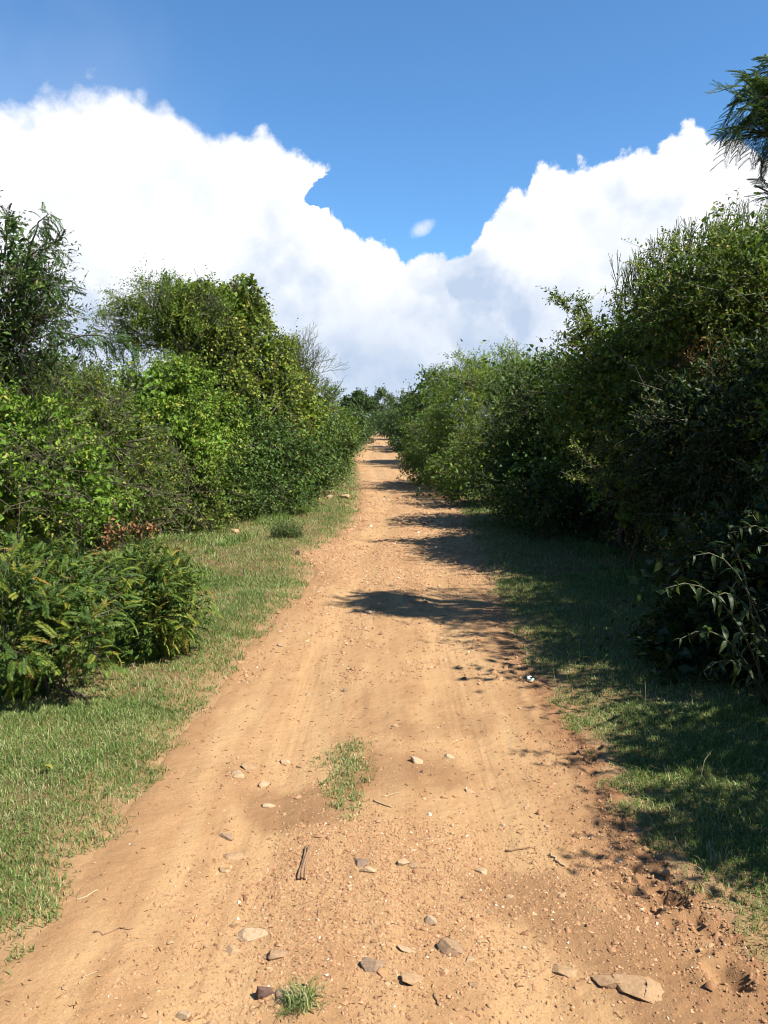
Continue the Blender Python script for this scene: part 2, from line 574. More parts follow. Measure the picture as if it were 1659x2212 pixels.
M['grass'] = leaf_mat('grass_blades', [(0.0, (0.0509, 0.0985, 0.0198)), (0.4, (0.1096, 0.1765, 0.0380)), (0.68, (0.1767, 0.2380, 0.0646)), (0.85, (0.2544, 0.2544, 0.1064)), (1.0, (0.3817, 0.3694, 0.1900))], 0.3, 0.55)
M['gravel'] = tint_mat('gravel', [(0, (0.1619, 0.0773, 0.0381)), (0.5, (0.2992, 0.1668, 0.0834)), (0.85, (0.3742, 0.2441, 0.1388)), (1, (0.4365, 0.3597, 0.2775))], 0.9)
M['stone'] = tint_mat('stone', [(0, (0.0895, 0.0504, 0.0391)), (0.25, (0.1732, 0.1193, 0.0838)), (0.5, (0.2627, 0.1612, 0.0838)), (0.8, (0.3103, 0.2087, 0.1193)), (1, (0.3699, 0.2925, 0.2031))], 0.85, 0.8, 70, var=0.42)
M['stick'] = bark_mat('stick_wood', (0.0994, 0.0532, 0.0284), (0.2982, 0.1775, 0.0923), 60)
M['straw'] = bark_mat('straw', (0.2506, 0.1732, 0.0895), (0.3699, 0.2861, 0.1668), 60)
M['scrap'] = tint_mat('pale_plastic', [(0, (0.3195, 0.4686, 0.4118)), (1, (0.4402, 0.5538, 0.4970))], 0.5)

# ------------------------------------------------------------------ terrain and road shape
_ky = np.array([-300, 30, 45, 60, 75, 95, 108, 130, 200, 420, 5000.])
_kz = np.array([0, 0, .08, .27, .53, .86, .84, .3, -1.2, -4, -4.])
_ty = np.concatenate([np.linspace(-300, 0, 60), np.linspace(0.5, 240, 480), np.linspace(260, 5000, 60)])
_tz = np.mean([np.interp(_ty + o, _ky, _kz) for o in np.linspace(-7, 7, 9)], axis=0)


def longz(y):
    return np.interp(y, _ty, _tz)


def G(dx, dy):
    """photo point -> point on the ground"""
    r = ray(dx, dy)
    t = CAM_H / -min(r[2], -0.004)
    for _ in range(40):
        p = np.array([0, 0, CAM_H]) + r * t
        t += (p[2] - longz(p[1])) / max(-r[2], 0.02) * 0.7
    return np.array([0, 0, CAM_H]) + r * t


LEFT = [(-60, 2180), (0, 2100), (100, 1985), (170, 1895), (215, 1835), (260, 1775), (330, 1690), (395, 1595), (460, 1510), (515, 1425), (575, 1370),
        (610, 1322), (655, 1275), (688, 1238), (655, 1205), (760, 1140), (776, 1100), (779, 1050), (771, 1010), (768, 990), (787, 965), (797, 950), (806, 941)]
RIGHT = [(1720, 2180), (1640, 2080), (1585, 2010), (1500, 1925), (1420, 1850), (1352, 1765), (1315, 1690), (1298, 1640), (1242, 1580), (1195, 1510), (1150, 1440),
         (1110, 1360), (1070, 1290), (1040, 1220), (1020, 1160), (990, 1100), (945, 1055), (905, 1022), (865, 990), (850, 965), (838, 950), (834, 941)]


def edge(pts):
    g = np.array([G(*p) for p in pts])
    g = g[np.argsort(g[:, 1])]
    return g[:, 1], g[:, 0]


LY, LX = edge(LEFT)
RY, RX = edge(RIGHT)


def xl(y):
    return np.interp(y, LY, LX)


def xr(y):
    return np.interp(y, RY, RX)


def sdist(x, y):
    return np.minimum(x - xl(y), xr(y) - x) + 0.10 * (fbm(x * 3.1, y * 2.2, 5, 3) - 0.5) * sstep(40, 5, y)


def g_ground(x, y):
    s = sdist(x, y)
    far = sstep(60, 15, np.hypot(x, y))
    z = longz(y) + 0.045 * sstep(0.02, 0.40, -s) + (fbm(x * 0.9, y * 0.9, 11) - 0.5) * 0.10 * sstep(0.1, 1.2, -s) * far
    z = z + (fbm(x * 6, y * 6, 12, 3) - 0.5) * 0.03 * sstep(0.0, 0.3, -s) * far
    # left bank in front of the hedge
    return z - 0.09 * sstep(0.0, 0.22, s)


PITS = [(1425, 1934, 0.031), (1447, 1948, 0.040), (1470, 1958, 0.031), (1538, 1964, 0.043), (1570, 2112, 0.053), (1585, 2130, 0.031), (1395, 1905, 0.025),
        (1360, 1925, 0.025), (1500, 1990, 0.028), (1378, 1880, 0.022), (1410, 1965, 0.025), (1450, 1995, 0.022), (1340, 1900, 0.019), (1520, 2010, 0.025),
        (1480, 1930, 0.028), (1600, 2050, 0.034), (1555, 1925, 0.028)]
PITG = [(G(a, b), r_) for a, b, r_ in PITS]


def g_road(x, y):
    s = np.minimum(x - xl(y), xr(y) - x)
    se = sdist(x, y)
    u = (x - xl(y)) / np.maximum(xr(y) - xl(y), 0.3)
    z = longz(y) + 0.004
    near = sstep(22, 6, y)
    # wheel tracks, narrow tyre streaks, lumps
    z = z - 0.024 * np.exp(-((u - 0.27 + 0.05 * (fbm(y * .4, y * 0, 3, 2) - .5)) / 0.09) ** 2) - 0.020 * np.exp(-((u - 0.72) / 0.09) ** 2)
    z = z + 0.022 * (fbm(x * 1.7, y * 0.8, 21) - 0.5) + 0.010 * (fbm(x * 14, y * 1.1, 22, 3) - 0.5) * near
    z = z + 0.012 * (fbm(x * 11, y * 9, 23, 4) - 0.5) * near
    z = z + 0.0075 * (fbm(x * 60, y * 60, 24, 3) - 0.5) * sstep(9, 3, y)
    rough = sstep(0.32, 0.05, s) * sstep(-0.05, 0.25, x)          # trampled right margin
    z = z + rough * 0.05 * (fbm(x * 22, y * 22, 25, 3) - 0.55) * sstep(9, 3, y)
    for p, r_ in PITG:
        q = np.hypot((x - p[0]) / r_, (y - p[1]) / (r_ * 1.15))
        z = z - 0.9 * r_ * np.exp(-q ** 4) + 0.22 * r_ * np.exp(-((q - 1.5) / .35) ** 2)
    return z - 0.10 * sstep(0.02, -0.24, se)


def surf(x, y):
    return np.maximum(g_ground(x, y), g_road(x, y))


def grid_mesh(name, X, Y, Z, mat, tint=None):
    nr, nc = X.shape
    mb = MB()
    idx = np.arange(nr * nc).reshape(nr, nc)
    a, b, c, d_ = idx[:-1, :-1], idx[:-1, 1:], idx[1:, 1:], idx[1:, :-1]
    T = np.stack([np.stack([a, b, c], -1), np.stack([a, c, d_], -1)], 2).reshape(-1, 3)
    mb.add(np.stack([X, Y, Z], -1), T, 0.0 if tint is None else tint)
    return mb.build(name, mat, smooth=True)


def graded(core0, core1, st, lo, hi, gr):
    c = list(np.arange(core0, core1, st))
    s, v = st, c[-1]
    while v < hi:
        s *= gr
        v += s
        c.append(v)
    s, v = st, c[0]
    pre = []
    while v > lo:
        s *= gr
        v -= s
        pre.append(v)
    return np.array(pre[::-1] + c)


gx = graded(-3.2, 3.2, 0.085, -3000, 3000, 1.17)
gy = graded(1.2, 11.0, 0.11, -600, 5000, 1.07)
Xg, Yg = np.meshgrid(gx, gy)
ground = grid_mesh('ground', Xg, Yg, g_ground(Xg, Yg), M['soil'], sstep(0.34, 0.05, -sdist(Xg, Yg) + .25 * (fbm(Xg * 5, Yg * 5, 36) - .5)))
tag(ground, 'brown grassy soil of the verges and bush floor', 'ground', kind='structure')

ys = list(np.linspace(-14, 1.5, 60)) + list(np.arange(1.56, 4.6, 0.0125))
s_ = 0.0125
while ys[-1] < 100:
    s_ = min(s_ * 1.018, 0.6)
    ys.append(ys[-1] + s_)
ys = np.array(ys)
uu = np.linspace(0, 1, 134)
Yr = np.repeat(ys[:, None], len(uu), 1)
Xr = (xl(Yr) - 0.25) + uu[None] * (xr(Yr) - xl(Yr) + 0.5)
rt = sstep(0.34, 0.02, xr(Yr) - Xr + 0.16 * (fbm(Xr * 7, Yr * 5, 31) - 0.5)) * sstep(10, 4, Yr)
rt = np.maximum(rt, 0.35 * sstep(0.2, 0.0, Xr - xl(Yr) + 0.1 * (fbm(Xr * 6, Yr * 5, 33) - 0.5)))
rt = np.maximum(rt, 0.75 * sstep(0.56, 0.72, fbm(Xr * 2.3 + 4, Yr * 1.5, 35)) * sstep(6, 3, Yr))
tk_u = (Xr - xl(Yr)) / (xr(Yr) - xl(Yr))
wob = .06 * (fbm(Yr * .35, Yr * 0, 3, 2) - .5)
tk = np.maximum(np.exp(-((tk_u - .27 + wob) / .085) ** 2), np.exp(-((tk_u - .71 + wob) / .085) ** 2)) * (.55 + .7 * fbm(Xr * 2, Yr * .6, 37, 3))
tk = np.maximum(tk, .8 * np.exp(-((tk_u - .50 + wob) / .035) ** 2) * sstep(.45, .65, fbm(Xr, Yr * .5, 38, 2)))
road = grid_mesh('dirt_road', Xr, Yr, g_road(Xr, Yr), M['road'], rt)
road.data.attributes.new('track', 'FLOAT', 'POINT').data.foreach_set('value', np.clip(tk, 0, 1).astype(np.float32).ravel())
tag(road, 'orange dirt track running straight away between the bushes', 'dirt road', kind='structure')


def on(dx, dy):
    p = G(dx, dy)
    return np.array([p[0], p[1], float(surf(p[0], p[1]))])


# ------------------------------------------------------------------ vegetation generators
def lump(dx, dy, Y, rx, ry, depth):
    """ellipsoid whose centre stands at distance Y in the direction of a photo point"""
    c = P(dx, dy, Y)
    k = Y / FPX * 768 / 1659
    return (c[0], c[1], c[2], rx * k, depth, ry * k)


def sample_lumps(lumps, n, rng, shell=0.6, power=0.6, per=20, loose=0.22):
    """points in clumps spread through the outer part of the ellipsoids"""
    L_ = np.array(lumps, float)
    a = (L_[:, 3] * L_[:, 4] + L_[:, 3] * L_[:, 5] + L_[:, 4] * L_[:, 5])
    m_ = max(n // per, 6)
    i = rng.choice(len(L_), m_, p=a / a.sum())
    u = nrm(rng.normal(size=(m_, 3)))
    nz = fbm(np.arctan2(u[:, 1], u[:, 0]) * 2.2 + i * 7.7, u[:, 2] * 2.6 + i * 3.1, 41, 3)
    r = (shell + (1 - shell) * rng.random(m_) ** power) * (0.38 + 1.20 * nz)
    c = L_[i, :3] + u * r[:, None] * L_[i, 3:]
    j = rng.integers(0, m_, n)
    rad = loose * L_[i[j], 3:].mean(1) * rng.uniform(.6, 1.5, m_)[j]
    g = rng.normal(0, .55, (n, 3))
    p = c[j] + g * rad[:, None]
    nn = nrm(nrm(u / L_[i, 3:])[j] * 0.8 + g * 0.7)
    sample_lumps.clump = j
    return p, nn, i[j]


def shoots(mb, tw, p, dirs, rng, length, nl, L, Wd, droop=0.3, t0=0.15, tint=(0.45, 0.2), fold=0.25, spread=0.9, twig_r=0.003, up_n=0.7, two=True, brown=0.02, tw_t=0.3):
    """leafy twigs: curved sticks carrying nl spiralled leaves each"""
    n = len(p)
    ln = length * rng.uniform(0.55, 1.35, n) * np.where(rng.random(n) < .07, 2.1, 1.0)
    tt = np.linspace(t0, 1.0, nl)
    down = np.array([0, 0, -1.0])
    dr = droop * rng.uniform(0.3, 1.5, n)

    def at(t):
        t = np.asarray(t)[..., None]
        return p[:, None] + dirs[:, None] * (ln[:, None, None] * t) + down * (dr * ln)[:, None, None] * t ** 2
    pos = at(np.broadcast_to(tt, (n, nl)))
    tan = nrm(np.gradient(pos, axis=1)) if nl > 1 else np.repeat(dirs[:, None], 1, 1)
    u, w = perp(tan)
    ang = rng.uniform(0, 6.28, n)[:, None] + np.arange(nl)[None] * 2.4 + rng.normal(0, 0.3, (n, nl))
    side = np.cos(ang)[..., None] * u + np.sin(ang)[..., None] * w
    ld = nrm(tan * 0.55 + side * spread + rng.normal(0, 0.2, (n, nl, 3)))
    nv = nrm(np.array([0, 0, up_n]) + tan * 0.25 + rng.normal(0, 0.62, (n, nl, 3)))
    base_t = np.clip(rng.normal(tint[0], tint[1], n)[:, None] + rng.normal(0, 0.12, (n, nl)), 0, 0.93)
    br = rng.random((n, nl)) < brown
    base_t = np.where(br, 1.0, base_t)
    sz = rng.uniform(0.65, 1.25, (n, nl)) * (1.1 - 0.35 * tt[None])
    leaf_quads(mb, pos.reshape(-1, 3), ld.reshape(-1, 3), nv.reshape(-1, 3), (L * sz).ravel(), (Wd * sz).ravel(), base_t.ravel(), fold)
    if tw is not None:
        if two:
            q = at(np.broadcast_to([0, 0.5, 1.0], (n, 3)))
            prisms(tw, q[:, 0], q[:, 1], twig_r, twig_r * 0.75, tw_t, tw_t)
            prisms(tw, q[:, 1], q[:, 2], twig_r * 0.75, twig_r * 0.35, tw_t, tw_t)
        else:
            q = at(np.broadcast_to([0, 1.0], (n, 2)))
            prisms(tw, q[:, 0], q[:, 1], twig_r, twig_r * 0.4, tw_t, tw_t)
    return at


def keep_above(p, *arrs, z=0.04):
    k = p[:, 2] > longz(p[:, 1]) + z
    return (p[k],) + tuple(a[k] for a in arrs)


def stems_to(root, base, targets, rng, r0=0.03, mat='bark', spread=0.15, seg=7, name='stem'):
    """each main stem is a part of its own"""
    for c in targets:
        c = np.asarray(c, float)
        b = base + np.array([rng.normal(0, spread), rng.normal(0, spread), 0])
        b[2] = surf(b[0], b[1]) - 0.05
        t = np.linspace(0, 1, seg)[:, None]
        ctrl = b * 0.35 + c * 0.65
        ctrl[2] = b[2] + (c[2] - b[2]) * 0.35
        ctrl[:2] = b[:2] * 0.7 + c[:2] * 0.3
        pts = (1 - t) ** 2 * b + 2 * t * (1 - t) * ctrl + t ** 2 * c + rng.normal(0, 0.02, (seg, 3)) * (t * (1 - t) * 4)
        mb = MB()
        tube(mb, pts, np.linspace(r0, r0 * 0.35, seg), 7)
        # side limbs
        for j in range(4):
            q = pts[rng.integers(2, seg - 1)]
            dd_ = nrm(rng.normal(0, 1, 3) + np.array([0, 0, 0.6]))
            e = q + dd_ * np.linalg.norm(c - b) * rng.uniform(0.2, 0.45)
            mid_ = (q + e) / 2 + rng.normal(0, 0.03, 3)
            tube(mb, [q, mid_, e], [r0 * 0.45, r0 * 0.3, r0 * 0.12], 5)
        mb.build(name, M[mat], root)


SHRUBS = {}


def shrub(name, label, cat, lumps, n, length, nl, L, Wd, mat='mid', group=None, up=0.35, out=0.8, rnd=0.45, droop=0.3, shell=0.6, core=0.25,
          tint=(0.45, 0.2), seed=1, base=None, stem=0.03, extra=None, brown=0.02, bark='bark', nstem=5, two=True, down=False):
    rng = np.random.default_rng(seed)
    n, L, Wd, two = int(n * 0.66), L * 1.27, Wd * 1.3, False
    la = np.array(lumps)
    if base is None:
        base = np.array([la[:, 0].mean(), la[:, 1].mean(), 0])
    base = np.array([base[0], base[1], surf(base[0], base[1])])
    root = thing(name, label, cat, Vector(base), group)
    mb, tw = MB(), MB()
    p, nn, i = sample_lumps(lumps, n, rng, shell)
    p, nn, i = keep_above(p, nn, i)
    if down:
        dirs = nrm(nn * out * 0.6 + np.array([0, 0, -0.9]) + rng.normal(0, rnd, p.shape))
    else:
        dirs = nrm(nn * out + np.array([0, 0, up]) + rng.normal(0, rnd, p.shape))
    shoots(mb, tw, p, dirs, rng, length, nl, L, Wd, droop, tint=tint, brown=brown, twig_r=max(0.0022, L * 0.06), two=two)
    # big darker inner leaves added to block light, and the twigs that reach from the limbs to the outer shoots
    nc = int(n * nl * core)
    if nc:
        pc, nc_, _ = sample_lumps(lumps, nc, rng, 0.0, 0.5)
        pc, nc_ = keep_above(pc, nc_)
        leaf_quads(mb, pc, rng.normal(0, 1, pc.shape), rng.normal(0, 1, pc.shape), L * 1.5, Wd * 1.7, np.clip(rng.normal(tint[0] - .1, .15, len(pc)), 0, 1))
    k = rng.random(len(p)) < 0.3
    cc = la[i[k], :3] + (p[k] - la[i[k], :3]) * 0.35
    prisms(tw, cc, p[k], max(0.005, L * .12), max(0.0025, L * .06), 0.2, 0.3)
    if L > .1:
        tw = MB()                                          # too far away to show single twigs
        prisms(tw, cc, p[k], .03, .015, 0.2, 0.3)
    if extra:
        extra(mb, tw, rng)
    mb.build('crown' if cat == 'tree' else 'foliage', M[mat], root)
    tag(tw.build('twigs', M['pencil'], root), kind='stuff')
    t = la[np.argsort(-la[:, 3])][:nstem]
    stems_to(root, base, t[:, :3], rng, stem, bark, name='trunk' if cat == 'tree' else 'stem')
    return root


def dead_twigs(x0, x1, y0, y1, Y0, Y1, n):
    def f(mb, tw, rng):
        st = np.array([P(rng.uniform(x0, x1), rng.uniform(y0, y1), rng.uniform(Y0, Y1)) for _ in range(n)])
        pencil_bush(tw, st, rng.normal(0, .8, (n, 3)) + [.15, -.5, .15], rng, .22, 4, 2, .4, .8, .006, -.05, .0, .1)
    return f


def pencil_bush(mb, starts, dirs, rng, length, levels, split, ang, ratio, r0, up=0.15, c0=0.1, c1=0.95):
    """leafless stick bush: repeated forking of thin green-grey sticks"""
    A_, D_ = np.asarray(starts, float), nrm(np.asarray(dirs, float))
    r_ = np.full(len(A_), r0)
    ends = []
    for lv in range(levels):
        ln = length * ratio ** lv * rng.uniform(0.7, 1.3, len(A_))
        B_ = A_ + D_ * ln[:, None]
        prisms(mb, A_, B_, r_, r_ * 0.72, c0 + (c1 - c0) * lv / levels, c0 + (c1 - c0) * (lv + 1) / levels)
        ends.append((B_, D_))
        if lv == levels - 1:
            break
        k = split if np.isscalar(split) else split[lv]
        A_ = np.repeat(B_, k, 0)
        r_ = np.repeat(r_ * 0.72, k)
        D_ = np.repeat(D_, k, 0)
        D_ = nrm(D_ + rng.normal(0, ang, D_.shape) + np.array([0, 0, up]))
    return ends


def frond_mesh(name, mat, length, pairs, ll, lw, rng, droop=0.35, tint=0.5, tv=0.12, cup=0.25):
    """one pinnate leaf along +X, leaflets in opposite pairs"""
    mb = MB()
    t = np.linspace(0, 1, 7)

    def pt(t):
        t = np.asarray(t)
        return np.stack([length * (t - 0.12 * t ** 3), 0.02 * length * np.sin(t * 5), -droop * length * t ** 2], -1)
    q = pt(t)
    prisms(mb, q[:-1], q[1:], np.linspace(.0022, .0011, 6), np.linspace(.002, .0008, 6), 0.8, 0.85)
    tl = np.linspace(0.16, 0.99, pairs)
    pp = pt(tl)
    tan = nrm(np.gradient(pp, axis=0))
    prof_ = np.sin(np.clip(0.35 + tl * 2.35, 0, 3.1)) * 0.5 + 0.55
    for sgn in (-1, 1):
        side = np.cross(np.array([0, 0, 1.0]), tan) * sgn
        d_ = nrm(side * 0.85 + tan * 0.5 + np.array([0, 0, -cup]) + rng.normal(0, 0.08, side.shape))
        nn = nrm(np.array([0, 0, 1.0]) + tan * 0.2 + rng.normal(0, 0.12, side.shape))
        leaf_quads(mb, pp, d_, nn, ll * prof_, lw * (0.6 + 0.4 * prof_), np.clip(tint + 0.16 * tl + rng.normal(0, tv, pairs), 0, 1), 0.12, 0.1)
    return mb.mesh(name, mat)


def bipinnate_mesh(name, mat, length, npin, plen, pairs, ll, lw, rng, droop=0.4, tint=0.35):
    """feathery twice-pinnate leaf along +X"""
    mb = MB()

    def pt(t):
        t = np.asarray(t)
        return np.stack([length * t, 0 * t, -droop * length * t ** 2], -1)
    q = pt(np.linspace(0, 1, 6))
    prisms(mb, q[:-1], q[1:], .003, .002, 0.5, 0.6)
    for k, t in enumerate(np.linspace(0.3, 1.0, npin)):
        b = pt(t)
        tan = nrm(pt(t) - pt(t - 0.05))
        for sgn in (-1, 1):
            d0 = nrm(np.array([0.75, sgn * 0.8, -0.25]) + rng.normal(0, 0.08, 3) + tan * 0.2)
            s = np.linspace(0.05, 1, pairs)[:, None]
            pp = b + d0 * plen * s + np.array([0, 0, -0.25]) * plen * s ** 2
            prisms(mb, pp[:-1:3], pp[np.minimum(np.arange(0, pairs - 1, 3) + 3, pairs - 1)], .0012, .001, .5, .6)
            tn = nrm(np.gradient(pp, axis=0))
            for s2 in (-1, 1):
                sd = np.cross(np.array([0, 0, 1.0]), tn) * s2
                leaf_quads(mb, pp, nrm(sd + tn * 0.45), np.tile([0, 0, 1.0], (pairs, 1)) + rng.normal(0, .1, (pairs, 3)), ll, lw,
                           np.clip(tint + rng.normal(0, .1, pairs), 0, 1), 0.05, 0.05)
    return mb.mesh(name, mat)


def orient(p, d_, up, scale, off):
    x = Vector(d_).normalized()
    z = Vector(up)
    y = z.cross(x)
    if y.length < 1e-3:
        y = Vector((0, 1, 0)).cross(x)
    y.normalize()
    z = x.cross(y)
    m = Matrix((x, y, z)).transposed().to_4x4()
    return Matrix.Translation(Vector(p) - Vector(off)) @ m @ Matrix.Scale(scale, 4)


def place_parts(root, name, meshes, p, d_, up, sc, rng):
    for i in range(len(p)):
        o = bpy.data.objects.new(name, meshes[int(rng.integers(len(meshes)))])
        o.parent = root
        o.matrix_local = orient(p[i], d_[i], up[i], float(sc[i]), root.location)
        COL.objects.link(o)


def merge_parts(mb, meshes, p, d_, up, sc, rng):
    """the same leaves joined, for those too many to be picked apart"""
    cache = []
    for me in meshes:
        v = np.zeros(len(me.vertices) * 3)
        me.vertices.foreach_get('co', v)
        t = np.zeros(len(me.loops), np.int32)
        me.loops.foreach_get('vertex_index', t)
        c = np.zeros(len(me.vertices))
        me.attributes['tint'].data.foreach_get('value', c)
        cache.append((v.reshape(-1, 3), t.reshape(-1, 3), c))
    for i in range(len(p)):
        v, t, c = cache[int(rng.integers(len(cache)))]
        m = np.array(orient(p[i], d_[i], up[i], float(sc[i]), (0, 0, 0)))
        mb.add(v @ m[:3, :3].T + m[:3, 3], t, np.clip(c + rng.normal(0, .22), 0, 1))


# ------------------------------------------------------------------ left side, far to near
HL = 'bushes along the left verge'
HR = 'bushes along the right verge'

# tall tree smothered by a creeper, and the stick tree it leans on
vl = [lump(x_, y_, Y_, rx_, ry_, .8) for x_, y_, Y_, rx_, ry_ in (
    (395, 645, 17.4, 34, 34), (440, 642, 17.4, 40, 32), (485, 640, 17.5, 40, 30), (528, 648, 17.6, 34, 38), (430, 700, 17.3, 50, 50), (490, 710, 17.3, 55, 55), (540, 710, 17.6, 34, 55),
    (450, 790, 17.2, 55, 60), (510, 800, 17.2, 55, 65), (565, 790, 17.6, 45, 65), (600, 850, 17.7, 50, 65), (640, 900, 17.9, 45, 60), (470, 880, 17.0, 60, 70), (540, 890, 17.0, 60, 75), (590, 950, 17.2, 60, 70), (480, 960, 17.0, 70, 60))]
shrub('creeper_covered_tree', 'tall square-topped tree smothered in hanging green creeper on the left', 'tree', vl, 4600, 0.42, 9, 0.066, 0.054, 'vine', None,
      droop=0.5, shell=0.72, core=0.25, tint=(0.5, 0.22), seed=11, stem=0.09, rnd=0.3, out=0.9, down=True, two=False)
rng = np.random.default_rng(12)
b = P(405, 1000, 16.8)
b[2] = surf(b[0], b[1])
root = thing('stick_tree', 'bare twiggy grey stick tree with pale trunk left of the creeper-covered tree', 'tree', Vector(b))
mb = MB()
fork = P(412, 800, 16.8)
tube(mb, [b - [0, 0, .05], (b + fork) / 2 + [.04, 0, 0], fork, P(400, 740, 16.8)], [.085, .075, .065, .05], 8)
mb.build('trunk', M['bark_pale'], root)
mb = MB()
tips = [P(x, y, Y) for x, y, Y in ((300, 720, 16.6), (330, 680, 16.9), (360, 700, 16.4), (390, 690, 17.0), (415, 700, 16.6), (320, 745, 16.9), (350, 730, 17.2), (440, 720, 16.5))]
for q in tips:
    tube(mb, [P(405, 770, 16.8), (P(405, 770, 16.8) + q) / 2 + rng.normal(0, .05, 3), q], [.045, .03, .018], 6)
mb.build('limbs', M['bark_pale'], root)
mb = MB()
st = np.repeat(np.array(tips), 4, 0)
dr_ = nrm(st - P(415, 800, 16.8)) + rng.normal(0, .35, st.shape)
ends = pencil_bush(mb, st, dr_, rng, 0.25, 6, (2, 3, 3, 2, 2), 0.38, 0.78, 0.011, 0.05)
tag(mb.build('twigs', M['pencil'], root), kind='stuff')
mb, tw = MB(), None
e, ed = ends[4]
k = rng.random(len(e)) < 0.75
shoots(mb, None, e[k], nrm(ed[k]), rng, 0.22, 6, 0.055, 0.03, 0.2, tint=(.5, .2))
pc, ncn, _ = sample_lumps([lump(345, 700, 16.9, 60, 48, .7), lump(400, 685, 16.7, 55, 48, .7), lump(330, 745, 16.8, 50, 40, .6), lump(400, 740, 16.6, 50, 50, .6), lump(300, 700, 16.8, 35, 50, .5)], 2000, rng, .3)
shoots(mb, None, pc, nrm(ncn + rng.normal(0, .4, pc.shape) + [0, 0, .5]), rng, 0.26, 7, 0.062, 0.03, 0.2, tint=(.5, .2))
mb.build('foliage', M['mid'], root)

# stick bush to the right of the creeper-covered tree
rng = np.random.default_rng(13)
b = P(620, 1000, 19.5)
b[2] = surf(b[0], b[1])
root = thing('stick_bush', 'grey-green leafless stick bush spraying out right of the creeper-covered tree', 'bush', Vector(b))
mb = MB()
for i in range(4):
    q = P(600 + i * 12, 800 + 10 * i, 19.3 + .2 * i)
    tube(mb, [b - [0, 0, .05], (b + q) / 2 + rng.normal(0, .06, 3), q], [.05, .035, .02], 6)
mb.build('stem', M['bark'], root)
mb = MB()
st = np.array([P(590 + 70 * rng.random(), 780 + 110 * rng.random(), 19 + rng.random()) for _ in range(26)])
pencil_bush(mb, st, np.array([0.45, 0, 0.75]) + rng.normal(0, .4, st.shape), rng, 0.31, 6, (2, 2, 3, 2, 2), 0.36, 0.8, 0.011, 0.10)
tag(mb.build('twigs', M['pencil'], root), kind='stuff')
mb = MB()
st = np.array([(lambda yy: P(600 + (25 + (yy - 730) * .42) * rng.random() + rng.normal(0, 8), yy, 19 + rng.random()))(730 + 190 * rng.random()) for _ in range(1500)])
shoots(mb, None, st, nrm(rng.normal(0, .6, st.shape) + [0.2, 0, .3]), rng, 0.3, 7, 0.06, 0.036, .3, tint=(.5, .2))
mb.build('foliage', M['vine'], root)

shrub('thicket_bush', 'olive twiggy bush beyond the stick bush where the left hedge dips', 'bush',
      [lump(660, 900, 24, 60, 80, 1.4), lump(690, 880, 26, 40, 60, 1.2), lump(640, 960, 23, 60, 70, 1.2)], 1500, .34, 8, .06, .028, 'mid', HL, seed=14, tint=(.45, .2), up=.6)
shrub('thicket_bush', 'rounded far bush on the left bordering the narrowing track', 'bush',
      [lump(720, 945, 34, 38, 60, 1.6), lump(735, 925, 38, 30, 40, 1.6), lump(700, 970, 31, 30, 50, 1.3)], 1300, .4, 7, .085, .05, 'mid', HL, seed=15)
shrub('thicket_bush', 'small far bush on the left just before the track disappears', 'bush',
      [lump(760, 925, 52, 24, 34, 2.2), lump(775, 935, 60, 20, 26, 2.2), lump(745, 940, 46, 20, 30, 1.6)], 1100, .55, 6, .13, .08, 'far', HL, seed=16, two=False)
shrub('thicket_bush', 'farthest low bush on the left beside the end of the track', 'bush',
      [lump(786, 930, 78, 14, 18, 2.5), lump(796, 925, 92, 12, 16, 2.5)], 700, .6, 5, .17, .11, 'far', HL, seed=17, two=False)

shrub('dense_bush', 'dark small-leaved bush bulging over the left verge below the creeper', 'bush',
      [lump(520, 1020, 14.5, 100, 110, 1.0), lump(600, 1010, 16, 85, 100, 1.0), lump(470, 1060, 13.8, 70, 80, .8), lump(560, 1075, 14.8, 70, 50, .7)],
      3600, .26, 9, .05, .034, 'dark', HL, seed=18, tint=(.5, .2), shell=.65)
shrub('dense_bush', 'dark leafy bush at the left track edge beside the rusty rock', 'bush',
      [lump(660, 985, 19, 70, 75, 1.1), lump(705, 965, 22, 45, 60, 1.0), lump(640, 1020, 18.3, 60, 50, .8)], 2400, .28, 8, .062, .042, 'dark', HL, seed=19, tint=(.55, .2), shell=.65)
shrub('bright_bush', 'bright lime-green bush in front of the stick tree', 'bush',
      [lump(345, 880, 13.2, 80, 75, .9), lump(390, 850, 13.5, 50, 60, .7), lump(300, 870, 13.6, 45, 60, .7), lump(470, 930, 14.2, 60, 50, .7), lump(350, 960, 12.8, 90, 70, .8), lump(430, 960, 13, 60, 55, .7)],
      3200, .28, 9, .052, .032, 'bright', HL, seed=20, tint=(.55, .2), shell=.6, up=.6)
shrub('twiggy_bush', 'olive-grey twiggy bush between the left-edge tree and the lime-green bush', 'bush',
      [lump(190, 900, 11.6, 90, 75, 1.0), lump(120, 860, 12, 80, 70, 1.0), lump(235, 960, 11.2, 80, 80, .9), lump(160, 1000, 11, 100, 100, .9)],
      2600, .34, 8, .052, .018, 'vine', HL, seed=21, tint=(.35, .2), up=.5,
      extra=lambda mb, tw, rng: pencil_bush(tw, np.array([P(80 + 200 * rng.random(), 850 + 100 * rng.random(), 11 + rng.random()) for _ in range(60)]),
                                            rng.normal(0, .8, (60, 3)) + [.1, -.3, .5], rng, .26, 5, 2, .35, .8, .007, .05))
shrub('tangled_bush', 'tangle of mixed green leaves under the bright bush on the left', 'bush',
      [lump(330, 1060, 12, 100, 85, .8), lump(420, 1070, 12.6, 70, 75, .7), lump(250, 1080, 11, 90, 80, .8)], 2600, .26, 8, .048, .026, 'mid', HL, seed=22, tint=(.45, .25), brown=.05, extra=dead_twigs(180, 430, 1020, 1130, 10.2, 11.6, 60))
